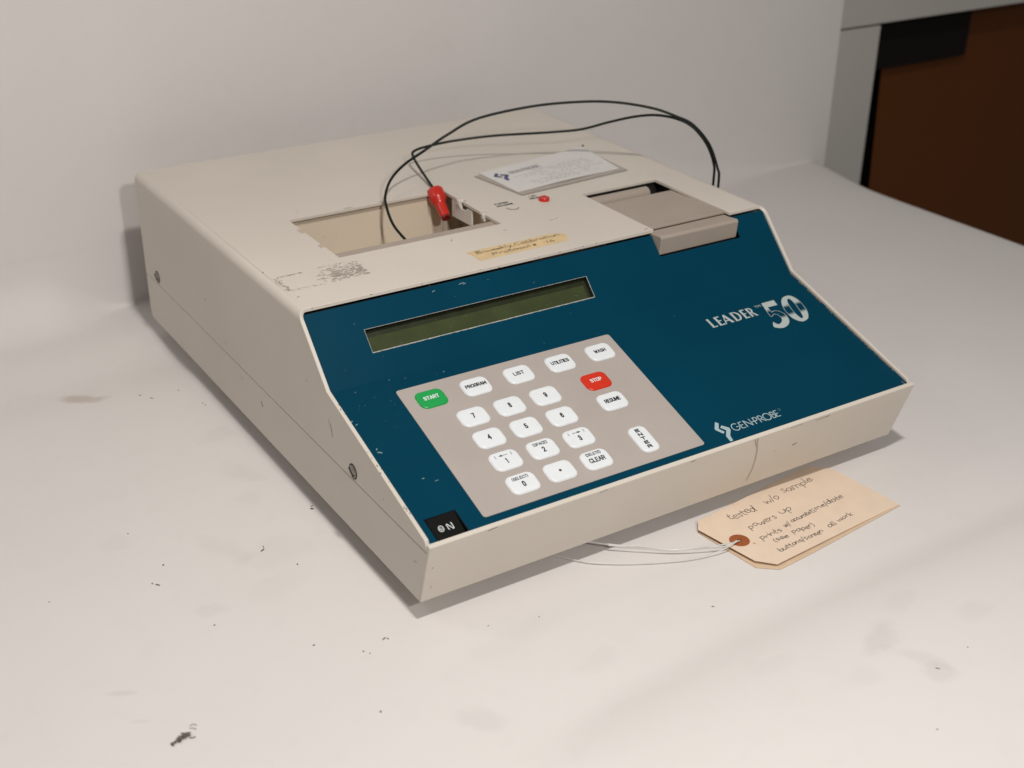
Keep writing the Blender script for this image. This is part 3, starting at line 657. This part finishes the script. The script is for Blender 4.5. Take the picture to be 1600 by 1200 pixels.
# ------------------------------------------------------------------ hand lettering
HW = {
 'a': (1.0, [[(.85,.85),(.5,1),(.15,.75),(.1,.25),(.4,0),(.75,.3),(.85,.9),(.85,.2),(1,.0)]]),
 'b': (.95, [[(.15,2),(.15,0)],[(.15,.6),(.5,1),(.85,.7),(.75,.1),(.4,0),(.15,.25)]]),
 'c': (.8, [[(.8,.8),(.5,1),(.15,.7),(.15,.25),(.5,0),(.85,.2)]]),
 'd': (1.0, [[(.8,.8),(.45,1),(.12,.6),(.2,.08),(.5,0),(.8,.5),(.9,2),(.85,.2),(1,.0)]]),
 'e': (.8, [[(.15,.5),(.7,.6),(.7,.9),(.4,1),(.12,.6),(.2,.1),(.5,0),(.85,.2)]]),
 'i': (.4, [[(.2,1),(.2,.1),(.35,0)],[(.22,1.45),(.27,1.5)]]),
 'k': (.85, [[(.15,2),(.15,0)],[(.75,1),(.15,.5),(.8,0)]]),
 'l': (.4, [[(.2,2),(.17,.2),(.35,0)]]),
 'm': (1.4, [[(.1,1),(.12,0)],[(.12,.7),(.4,1),(.6,.7),(.62,0)],[(.62,.7),(.9,1),(1.15,.7),(1.2,0)]]),
 'n': (.9, [[(.1,1),(.12,0)],[(.12,.7),(.45,1),(.75,.7),(.8,0)]]),
 'o': (.9, [[(.5,1),(.15,.75),(.15,.25),(.45,0),(.8,.3),(.78,.75),(.45,1)]]),
 'p': (.95, [[(.12,1),(.15,-1)],[(.12,.7),(.5,1),(.82,.7),(.7,.1),(.4,0),(.15,.2)]]),
 'r': (.7, [[(.12,1),(.15,0)],[(.15,.6),(.4,.95),(.7,.95)]]),
 's': (.75, [[(.7,.85),(.4,1),(.15,.75),(.6,.35),(.5,.02),(.1,.1)]]),
 't': (.7, [[(.3,1.7),(.28,.2),(.6,.0)],[(.0,1.05),(.65,1.1)]]),
 'u': (.95, [[(.1,1),(.12,.2),(.4,0),(.75,.3),(.8,1),(.82,.0)]]),
 'w': (1.2, [[(.05,1),(.3,0),(.58,.8),(.85,0),(1.15,1.05)]]),
 'y': (.9, [[(.1,1),(.35,.3),(.75,1)],[(.75,1),(.4,-.4),(.0,-.9)]]),
 '/': (.6, [[(.0,-.5),(.6,2)]]), '(': (.5, [[(.45,1.8),(.15,1.0),(.2,.2),(.45,-.3)]]), ')': (.5, [[(.1,1.8),(.4,1.0),(.35,.2),(.05,-.3)]]),
 ',': (.4, [[(.2,.1),(.1,-.4)]]), ' ': (.6, []),
 'B': (1.2, [[(.15,1.9),(.15,0)],[(.0,1.8),(.7,1.9),(.8,1.4),(.2,1.0),(.9,.7),(.8,.1),(.0,.0)]]),
 'C': (1.2, [[(1.0,1.6),(.6,1.9),(.15,1.3),(.15,.4),(.6,0),(1.1,.3)]]),
 'P': (1.1, [[(.15,1.9),(.1,-.1)],[(.0,1.7),(.6,1.95),(.95,1.5),(.7,1.0),(.15,.9)]]),
 '#': (1.1, [[(.3,1.5),(.2,.0)],[(.75,1.5),(.65,.0)],[(.0,1.0),(1.0,1.1)],[(.0,.5),(1.0,.6)]]),
 '1': (.6, [[(.3,1.7),(.28,0)]]), '6': (.95, [[(.7,1.7),(.25,1.0),(.15,.4),(.45,0),(.8,.3),(.65,.75),(.2,.5)]]),
}
def hand(mb, s, p0, p1, xh, w, fn, mi=0, slant=.18, wob=.09):
    p0 = Vector(p0); p1 = Vector(p1); adv = sum(HW[c][0] for c in s); d = p1-p0; L = d.length; d.normalize(); n = Vector((-d.y, d.x))
    sx = L/adv; x = 0
    for c in s:
        a, st = HW[c]; jy = random.uniform(-wob, wob)*1.2; js = random.uniform(.9, 1.1)
        for stroke in st:
            pts = [(q[0]+random.uniform(-wob, wob)*.5, q[1]*js+random.uniform(-wob, wob)*.6+jy) for q in stroke]
            P2 = [p0 + d*((x+q[0])*sx + q[1]*xh*slant) + n*(q[1]*xh) for q in pts]
            mb.ribbon([(p.x, p.y) for p in catmull(P2, 5)], w, fn, mi)
        x += a

# masking tape with pen note stuck along the front of the top
mb = MB()
def torn(a, b, n=9, amp=.0011):
    a = Vector(a); b = Vector(b); d = (b-a); nn = Vector((-d.y, d.x)).normalized()
    return [tuple(a+d*(k/n)+nn*random.uniform(-amp, amp)*(0 if k in (0, n) else 1)) for k in range(n+1)]
outline = torn((.1525,.2139),(.1535,.1945)) + torn((.1535,.1945),(.2330,.1962), 3, .0002)[1:] + torn((.2330,.1962),(.2392,.2090))[1:] + torn((.2392,.2090),(.2307,.2143),4,.0006)[1:] + torn((.2307,.2143),(.1525,.2139), 3, .0002)[1:-1]
mb.prism([Vector((x, y, H+.00004)) for x, y in outline], [Vector((x, y, H+.0003)) for x, y in outline])
tp = mb.build('masking_tape', M_tape, mach); tp['label'] = 'strip of torn masking tape with a pen note'
mb = MB(); f = lambda x, y: Vector((x, y, H+.0004))
hand(mb, 'Biweekly,Calibration', (.1575,.2068), (.2335,.2078), .0026, .00050, f, 0)
hand(mb, 'Protocol', (.1668,.1985), (.2010,.1990), .0025, .00050, f, 0); hand(mb, '#', (.2035,.1988), (.2068,.1990), .0024, .0005, f); hand(mb, '16', (.2150,.1990), (.2235,.1990), .0027, .0005, f)
mb.build('handwriting', M_pen, tp, weld=False)

# old glue left on the top, front left
mb = MB()
def blob(mb, cx, cy, rx, ry, fn, n=7, mi=0):
    ph = random.uniform(0, 6)
    mb.face([fn(cx+rx*random.uniform(.45, 1.1)*math.cos(ph+2*math.pi*k/n), cy+ry*random.uniform(.45, 1.1)*math.sin(ph+2*math.pi*k/n)) for k in range(n)], mi)
hz = [H+.00008]
def gf(x, y): return Vector((x, y, hz[0]))
for k in range(560):
    hz[0] = H+.00006+random.uniform(0, .00006)
    q = random.random()
    if q < .72:
        x = .036+.0375*random.random()**.7; y = random.uniform(.2150, .2415)
        if x < .047 and random.random() < .6: continue
        if random.random() < .35: y = .2265+random.gauss(0, .004)
        sk = (y-.228)*.12
        blob(mb, x+sk, y, random.uniform(.0006, .0026), random.uniform(.0002, .0006), gf)
    elif q < .82: blob(mb, random.uniform(.012, .05), .2145+random.gauss(0, .0006), random.uniform(.0003, .0012), random.uniform(.0002, .0006), gf)
    elif q < .90: blob(mb, .0095+random.gauss(0, .0010), random.uniform(.2145, .2405), random.uniform(.0003, .0012), random.uniform(.0004, .0012), gf)
    elif q < .96: blob(mb, random.uniform(.012, .032), .2415+random.gauss(0, .0006), random.uniform(.0004, .0016), random.uniform(.0002, .0006), gf)
    else: blob(mb, random.uniform(.045, .068), .2435+random.gauss(0, .0004), random.uniform(.0004, .002), random.uniform(.0002, .0004), gf)
o = mb.build('adhesive_residue', M_glue, mach, weld=False); o['kind'] = 'stuff'

# small chips and scuffs of the paint
mb = MB()
for (u, v, L, a, w) in ((.0038,.1163,.0016,.4,.0008),(.0062,.1128,.0010,.4,.0006),(.0090,.0846,.0016,-.5,.0010),(.0085,.0880,.0009,.9,.0007),(.0246,.0539,.0008,0,.0007),(.0319,.0492,.0014,.1,.0004),
                        (.0526,.1225,.0010,.5,.0006),(.086,.1385,.0007,0,.0005),(.0460,.1440,.0006,0,.0004),(.0190,.1410,.0006,.5,.0004)):
    mb.ribbon([(u-L*math.cos(a), v-L*math.sin(a)), (u, v+.0002), (u+L*math.cos(a), v+L*math.sin(a))], w, lambda x, y: low(x, y, pw+.0001))
for k in range(30):
    u = random.choice((random.uniform(.006, .06), random.uniform(.004, .40))); v = random.choice((random.uniform(.03, .14), random.uniform(.12, .145)))
    if .043 < u < .225 and v < .133: continue
    a = random.uniform(-.3, .5); L = random.uniform(.0001, .0006); w = random.uniform(.00012, .00030)
    mb.ribbon([(u-L*math.cos(a), v-L*math.sin(a)), (u+L*math.cos(a), v+L*math.sin(a))], w, lambda x, y: low(x, y, pw+.0001))
for k in range(20):
    u = random.choice((random.uniform(.01, .25), random.uniform(.09, .14))); v = random.uniform(.001, .058)
    if win[0]-.002 < u < win[1]+.002 and win[2]-.002 < v < win[3]+.002: continue
    a = random.uniform(-.3, .5); L = random.uniform(.0001, .0008); w = random.uniform(.0001, .00028)
    mb.ribbon([(u-L*math.cos(a), v-L*math.sin(a)), (u+L*math.cos(a), v+L*math.sin(a))], w, lambda x, y: upp(x, y, pw+.0001))
for u, v, L in ((.1269,.0535,.0022),(.1292,.0528,.0012),(.1035,.0525,.0012)):
    mb.ribbon([(u-L, v-.0003), (u, v+.0001), (u+L, v+.0004)], .0005, lambda x, y: upp(x, y, pw+.0001))
o = mb.build('paint_chips', M_chip, pan, weld=False); o['kind'] = 'stuff'
mb = MB()                                                   # worn bottom corners of the overlay
for (u, v, rx, ry) in ((.0065,.0022,.0030,.0009),(.0350,.0030,.0040,.0008),(.0415,.0040,.0022,.0005),(.4140,.0050,.0012,.0030),(.4100,.0025,.0016,.0009)):
    for k in range(4): blob(mb, u+random.uniform(-rx, rx)*.6, v+random.uniform(-ry, ry)*.5, rx*.5, ry*.7, lambda x, y: low(x, y, pw+.00012))
for k in range(120):
    v = random.uniform(.02, .145); blob(mb, W-tt-.0010+random.gauss(0, .0003), v, random.uniform(.0003, .0010), random.uniform(.0006, .0022), lambda x, y: low(x, y, pw+.00012))
o = mb.build('worn_edge', mat('worn_brown_edge', (.16,.13,.10), rough=.7, var=.3, vscale=300), pan, weld=False); o['kind'] = 'stuff'
mb = MB()
tpz = lambda x, y: Vector((x, y, H+.00010))
for (x, y, L, a, w) in ((.2030,.2395,.0022,.1,.0004),(.1560,.2420,.0018,.9,.0006),(.2480,.2410,.0030,.0,.0004),(.2530,.2414,.0014,.3,.0004),(.0068,.2555,.0016,1.2,.0006),(.0105,.2020,.0014,.6,.0005),(.075,.299,.0014,.5,.0004),
                        (.300,.185,.0020,.3,.0006),(.0800,.360,.001,.2,.0005),(.120,.3487,.004,.0,.0007),(.150,.3487,.002,.0,.0007),(.375,.3835,.0012,.3,.0012)):
    mb.ribbon([(x-L*math.cos(a), y-L*math.sin(a)), (x, y+.0002), (x+L*math.cos(a), y+L*math.sin(a))], w, tpz)
fz = lambda x, z: Vector((x, yi*(1-z/hl)-.00012, z))
for (x, z, L, a, w) in ((.3053,.0281,.0022,.2,.0010),(.286,.028,.0006,.5,.0005),(.3235,.0462,.004,.05,.0005),(.330,.0464,.0022,.05,.0007),(.300,.0470,.006,.03,.0003),(.205,.0470,.002,.1,.0006),(.13,.0475,.003,.1,.0004),(.045,.0475,.0035,.1,.0006),(.0045,.030,.0006,1.2,.0006),(.006,.012,.0006,1.2,.0006)):
    mb.ribbon([(x-L*math.cos(a), z-L*math.sin(a)), (x+L*math.cos(a), z+L*math.sin(a))], w, fz)
sx = lambda y, z: Vector((-.00012, y, z))
for (y, z, L, a, w) in ((.135,.066,.0045,1.35,.0007),(.138,.071,.002,1.3,.0004),(.33,.052,.0012,1.2,.0007),(.262,.0285,.0022,1.0,.0014),(.30,.034,.0012,.6,.0005),(.060,.052,.0006,.6,.0006),(.020,.028,.0006,.4,.0006),(.37,.075,.0010,1.1,.0011),(.172,.088,.0012,.5,.0005),(.018,.0285,.0005,.4,.0005)):
    mb.ribbon([(y-L*math.cos(a), z-L*math.sin(a)), (y+L*math.cos(a), z+L*math.sin(a))], w, sx)
# chips along the front edge of the top and on the cheek edge
for k in range(16):
    x = random.uniform(.01, .29); ez = random.uniform(.0002, .0009)
    blob(mb, x, H-tt/2+random.uniform(-.001, .001), random.uniform(.0003, .0012), ez*.6, lambda a_, z_: Vector((a_, yp-.00012, z_)))
for k in range(14):
    v = random.uniform(.01, .14); blob(mb, tt*random.uniform(.1, .9), v, .0004, random.uniform(.0003, .0012), lambda a_, b_: low(a_, b_, .00012))
o = mb.build('paint_scuffs', M_scuff, mach, weld=False); o['kind'] = 'stuff'
mb = MB()
mb.ribbon([(.2630,.0478),(.2640,.043),(.2665,.036),(.2685,.026),(.2690,.016),(.2675,.006)], .0012, fz); mb.ribbon([(.2600,.0478),(.2622,.044),(.2640,.040)], .0010, fz)
mb.build('drip_stain', M_crack, mach, weld=False)

# ------------------------------------------------------------------ printed card in its sleeve on the top
card = empty('instruction_card', (.316, .345, T+H), 'white printed card lying in a clear sleeve on top of the beige instrument', 'card')
def cf(x, y, z=0): return Vector((x-.316, y-.345, z))
def bil(q, s, t_, z=None):
    a = q[0]*(1-s)+q[1]*s; b = q[3]*(1-s)+q[2]*s
    return a*(1-t_)+b*t_
SQ = [Vector(p) for p in ((.2500,.3655),(.3790,.3860),(.3765,.3115),(.2590,.3020))]
CQ = [Vector(p) for p in ((.2575,.3705),(.3775,.3830),(.3725,.3185),(.2600,.3103))]
sl = lambda s, t_: .00025
mb = MB(); rows = [[cf(*bil(SQ, i/8, j/8), sl(0,0)) for i in range(9)] for j in range(9)]; rows2 = [[p+Vector((0,0,.00035)) for p in r_] for r_ in rows]
mb.grid(rows2); mb.grid([r_[::-1] for r_ in rows])
mb.build('sleeve', M_sleeve, card)
ch = lambda s, t_: .0009 + .0014*math.sin(math.pi*min(1,s*1.0))**2*.5*(t_) + .0026*max(0, 1-t_-.2)*s
mb = MB(); n = 14
rows = [[cf(*bil(CQ, i/n, j/n), ch(i/n, j/n)) for i in range(n+1)] for j in range(n+1)]
mb.grid(rows); mb.grid([[p-Vector((0,0,.0004)) for p in r_][::-1] for r_ in rows])
for edge in (rows[0], rows[-1], [r_[0] for r_ in rows], [r_[-1] for r_ in rows]): mb.grid([edge, [p-Vector((0,0,.0004)) for p in edge]])
cm = mb.build('card_sheet', M_card, card, smooth=True, angle=30, weld=True)
def cfn(s, t_): v = bil(CQ, s, t_); return cf(v.x, v.y, ch(s, t_)+.00015)
mb = MB()
caps(mb, 'GEN-PROBE', .325, .0, .29, .105, .013, lambda u, v: cfn(u, .285-v), 1, .3, Vector((0,0,1)))
for lp in ([(243.5,25.3),(245.3,23.3),(241.9,18.6),(244.2,14.8),(242.2,13.5),(239.0,18.2),(239.0,19.8)], [(245.9,20.8),(250.0,16.9),(249.7,14.7),(245.7,10.1),(244.8,5.5),(242.2,5.3),(242.4,10.8),(246.3,15.6),(243.6,19.2)]):
    V, P = glyphs('loops', [lp]); mb.add_mesh([(.045+(x_-239)/11.4*.115, .17+(25.3-y_)/20*.36) for x_, y_ in V], P, cfn, 0)
for (y_, a, b_) in ((.40,.36,.86),(.47,.16,.86),(.54,.22,.90),(.62,.36,.97),(.69,.36,.99),(.76,.20,.80),(.82,.22,.84),(.88,.25,.62)):
    x = a
    while x < b_:
        l_ = random.uniform(.008, .04); 
        if random.random() < .9: mb.ribbon([(x, y_), (min(x+l_, .97), y_)], random.uniform(.010, .016), cfn, 1)
        x += l_+random.uniform(.006, .02)
mb.build('printing', [M_blue, M_grey], cm, weld=False)
mb = MB(); mb.tube([cf(.3785,.3838,-.0000), cf(.3785,.3838,.0034)], .0006, 8); mb.tube([cf(.3785,.3838,.0030), cf(.3785,.3838,.0040)], .0012, 10); mb.build('pin', M_scuff, card)

# ------------------------------------------------------------------ cables
UP = [(433.9,258.0,30),(434.0,257,90),(433.9,255.0,134.1),(432.9,257.0,145.4),(428.2,265.0,165.3),(417.0,275.0,181.5),(406.1,285.0,188.0),(390.7,300.0,193.9),(367.4,320.0,197.4),(339.9,335.0,198.2),(302.7,355.0,194.6),(256.7,370.0,186.8),(229.6,375.0,175.5),(205.6,375.0,164.5),(184.2,370.0,157.5),(166.0,360.0,150.5),(152.5,345.0,142.8),(147.2,332.0,136.1),(145.5,318.0,127.0),(146.7,300.0,120.0),(152,288,112),(160,275,104)]
LO = [(434.2,266,30),(434.2,264,90),(434.1,262.0,133.3),(432.5,262.0,148.2),(426.1,266.0,165.4),(417.2,275.0,179.2),(407.2,285.0,185.6),(396.8,300.0,186.8),(384.7,315.0,183.7),(370.6,335.0,175.7),(355.2,355.0,166.5),(330.2,370.0,163.6),(288.4,395.0,160.4),(255.4,410.0,156.8),(230.0,415.0,154.1),(217.7,415.0,151.9),(213.7,410.0,149.6),(210.5,395.0,145.6),(205.5,370.0,141.1),(201.6,350.0,138.0)]
def m3(L): return [Vector((p[0]/1000, p[1]/1000, p[2]/1000+T)) for p in L]
mb = MB(); mb.tube(catmull(m3(UP), 10), .00115, 10); cb = mb.build('cable', M_cable, smooth=True)
tag(cb, 'thin black cable arching highest over the instrument and ending bare inside the open well', 'cable')
cr_ = empty('cable', m3(LO)[-1], 'thin black cable that ends in a red plug hanging over the open well', 'cable'); o0 = m3(LO)[-1]
mb = MB(); mb.tube([p-o0 for p in catmull(m3(LO), 10)], .00115, 10); mb.build('wire_sheath', M_cable, cr_, smooth=True)
a, b_ = Vector((.2012,.3500,.1384+T))-o0, Vector((.1984,.3255,.1212+T))-o0
d = b_-a; prof = [(0,.0020),(.01,.0050),(.04,.0068),(.08,.0073),(.32,.0074),(.40,.0070),(.49,.0052),(.56,.0048),(.80,.0045),(.96,.0041)]
mb = MB(); mb.tube([a+d*s for s, _ in prof], [r_ for _, r_ in prof], 24); pl_ = mb.build('plug', M_redpl, cr_, smooth=True, angle=50)
mb = MB(); mb.tube([a+d*s for s in (.95, 1.02)], [.0039, .0037], 20, caps=False); mb.tube([a+d*s for s in (.95, .96)], [.0022, .0022], 16); mb.build('plug_tip', mat('dark_red_plastic', (.16,.012,.008), rough=.25), pl_, smooth=True)

# ------------------------------------------------------------------ manila tag on its wire
tg = empty('manila_tag', (.29, -.02, 0), 'pair of manila shipping tags with handwritten note and red brown eyelet lying before the instrument', 'tag')
def tz(x, y): return .0010+.0024*(.366-x)/.15
def gl(x, y, dz=0): return Vector((x-.29, y+.02, tz(x, y)+dz))
OUT = [(.2230,.0105),(.2158,.0015),(.2245,-.0480),(.2350,-.0590),(.3660,-.0466),(.3600,.0159),(.3460,.0280)]
def card_prism(mb, outl, zf, th):
    mb.prism([Vector((x-.29, y+.02, zf(x, y))) for x, y in outl], [Vector((x-.29, y+.02, zf(x, y)+th)) for x, y in outl])
mb = MB(); card_prism(mb, OUT, lambda x, y: tz(x, y)-.0004, .0004); top_ = mb.build('top_leaf', M_manila, tg)
UN = [(.2225,.0085),(.2163,.0015),(.2224,-.0520),(.2352,-.0622),(.2700,-.0590),(.3655,-.0478),(.3590,.0145),(.345,.026)]
mb = MB(); card_prism(mb, UN, lambda x, y: .0003, .0004); mb.build('under_leaf', M_manil2, tg)
mb = MB(); ex, ey = .2318, -.0240
mb.prism([gl(ex+.0072*math.cos(k*math.pi/16), ey+.0072*math.sin(k*math.pi/16), .0001) for k in range(32)], [gl(ex+.0072*math.cos(k*math.pi/16), ey+.0072*math.sin(k*math.pi/16), .0003) for k in range(32)], 0)
mb.face([gl(ex+.0016*math.cos(k*math.pi/10), ey+.0016*math.sin(k*math.pi/10), .0004) for k in range(20)], 1)
mb.ribbon([(ex+.0060, ey-.0072), (ex+.0072, ey-.0086)], .0008, lambda x, y: gl(x, y, .0002), 0)
mb.build('eyelet', [M_patch, M_hole], tg, weld=False)
mb = MB(); hf = lambda x, y: gl(x, y, .00016); ww = .00046
for s, p0, p1, xh in (('tested',(.2440,-.0005),(.2695,.0000),.0040),('w/o',(.2808,.0030),(.2955,.0028),.0040),('sample',(.3025,.0075),(.3350,.0105),.0038),
                      ('powers',(.2475,-.0165),(.2755,-.0155),.0032),('up',(.2812,-.0130),(.2935,-.0115),.0034),
                      ('prints',(.2460,-.0310),(.2668,-.0300),.0029),('w/',(.2715,-.0275),(.2775,-.0270),.0028),('accurate',(.2805,-.0255),(.3010,-.0235),.0024),('time/date',(.3012,-.0230),(.3375,-.0185),.0026),
                      ('(see',(.2520,-.0385),(.2655,-.0380),.0025),('paper)',(.2710,-.0365),(.2915,-.0370),.0027),
                      ('buttons/screen',(.2470,-.0492),(.2915,-.0460),.0025),('all',(.2985,-.0440),(.3070,-.0430),.0025),('work',(.3100,-.0425),(.3262,-.0395),.0026)):
    hand(mb, s, p0, p1, xh, ww, hf, 0, .06, .19)
mb.build('handwriting', M_bluepen, top_, weld=False)
mb = MB()
zt_ = tz(ex, ey)
for L in ([(.095,.062,.004),(.115,.045,.005),(.1296,.0335,.007),(.1484,.0165,.0062),(.1660,.0025,.0056),(.1838,-.0097,.0050),(.2020,-.0195,.0050),(.2164,-.0248,.0058),(.2250,-.0262,.0052),(.2318,-.0240,.0032)],
          [(.100,.050,.0012),(.124,.0160,.0014),(.1400,.0025,.0014),(.1576,-.0080,.0014),(.1750,-.0165,.0014),(.1907,-.0225,.0016),(.2060,-.0262,.0028),(.2180,-.0278,.0050),(.2260,-.0268,.0058),(.2318,-.0245,.0034)]):
    mb.tube(catmull([Vector((p[0]-.29, p[1]+.02, p[2])) for p in L], 8), .00052, 8)
mb.tube(catmull([Vector((p[0]-.29, p[1]+.02, p[2])) for p in [(.1484,.0160,.0054),(.1660,.0020,.0066),(.1838,-.0103,.0042),(.2020,-.0200,.0060),(.2164,-.0256,.0046),(.2270,-.0262,.0060)]], 8), .00045, 8)
mb.build('tie_wire', M_steel, tg, smooth=True)

# ------------------------------------------------------------------ dirt on the table
def flake(name, x, y, sx_, sy_, hz_, ang, n=8):
    mb = MB(); c, s = math.cos(ang), math.sin(ang)
    ring = []
    for k in range(n):
        a = 2*math.pi*k/n; q = random.uniform(.55, 1.1); px, py = sx_*q*math.cos(a), sy_*q*math.sin(a)
        ring.append(Vector((px*c-py*s, px*s+py*c, 0)))
    top_r = [p*.6+Vector((0, 0, hz_*random.uniform(.5, 1))) for p in ring]
    mb.grid([ring, top_r], 0, True); mb.face(top_r)
    o = mb.build(name, M_dirt, weld=False, loc=(x, y, table_h(x, y)+.0001)); return o
crumbs = [(-.1279,.1404,.0026,.0007,-.9),(-.1306,.1438,.0009,.0007,0),(-.0513,.4098,.0016,.0004,.2),(-.0449,.3992,.0022,.0004,-.9),(-.0210,.4010,.0010,.0006,0),(-.0117,.3684,.0008,.0006,0),(-.0111,.3640,.0008,.0006,0),
          (-.1257,.2100,.0007,.0006,0),(-.1174,.1605,.0016,.0006,.8),(-.0537,.1420,.0030,.0010,.6),(-.0515,.1455,.0020,.0005,1.4),(-.0023,.1725,.0020,.0020,1.2),(-.0010,.1760,.0016,.0007,.3),(-.0400,.1140,.0009,.0008,0),
          (-.1938,.1587,.0006,.0006,0),(-.1119,.0803,.0009,.0007,0),(-.0595,-.0464,.0013,.0008,1.2),(-.0270,.0123,.0022,.0006,.4),(-.0250,.0110,.0012,.0006,-.8),(-.0435,.0078,.0012,.0007,.8),(-.0667,.0293,.0016,.0008,.2),
          (.1697,-.0699,.0014,.0006,2.2),(.2090,-.0996,.0006,.0005,0),(.1894,-.2365,.0007,.0006,0),(.2620,-.1959,.0006,.0005,0),(.0675,-.0198,.0006,.0005,0),(.0351,-.0107,.0008,.0005,.3),(.2310,-.2000,.0022,.0004,-.9),(-.041,.004,.0008,.0005,0)]
for (x, y, a, b_, an) in crumbs:
    o = flake('dirt_crumb', x, y, a*.85, b_*.85, .0005, an)
    tag(o, 'tiny dark crumb of dirt lying on the white table', 'dirt crumb', 'dirt crumbs on the table')
big = empty('dirt_flake', (-.1645, -.0080, 0), 'largest ragged brown flake of dirt near the front left of the table', 'dirt flake')
mb = MB()
def ragged(mb, pts, h):
    ring = [Vector((p[0], p[1], .0002)) for p in pts]; tp_ = [Vector((p[0]*.8+.0, p[1]*.8, h*random.uniform(.5, 1.1))) for p in pts]
    mb.grid([ring, tp_], 0, True); mb.face(tp_)
for k in range(60):
    u = random.random(); cx_ = -.0080+.0145*u; cy_ = -.0022+.0040*u+random.gauss(0, .0009)*(1.2-abs(u-.55)); hh = random.uniform(.0002, .0016)*(1-abs(u-.5))
    a_ = random.uniform(0, 3.1); l_ = random.uniform(.0008, .0022); w_ = random.uniform(.0004, .0010); n_ = Vector((math.cos(a_), math.sin(a_), random.uniform(-.2, .2))); q_ = Vector((-n_.y, n_.x, random.uniform(-.3, .3)))
    c_ = Vector((cx_, cy_, .0004+hh)); mb.face([c_-n_*l_-q_*w_*.3, c_-q_*w_, c_+n_*l_, c_+q_*w_*.8])
for L in ([(.0040,-.0020,.0005),(.0062,-.0030,.0004),(.0076,-.0027,.0003)],):
    mb.tube(catmull([Vector(p) for p in L], 4), .0004, 6)
fb = mb.build('flake_body', M_dirt, big, weld=False); fb.scale = (.88, .88, .88)
mb = MB()
for L in ([(.0070,.0075),(.0092,.0082),(.0106,.0060)], [(.0062,.0060),(.0080,.0050),(.0092,.0030)]): mb.ribbon([tuple(p) for p in catmull([Vector(p) for p in L], 4)], .0009, lambda x, y: Vector((x, y, .0002)))
mb.build('smear', mat('grey_smear', (.36,.33,.31), rough=.8), big, weld=False)
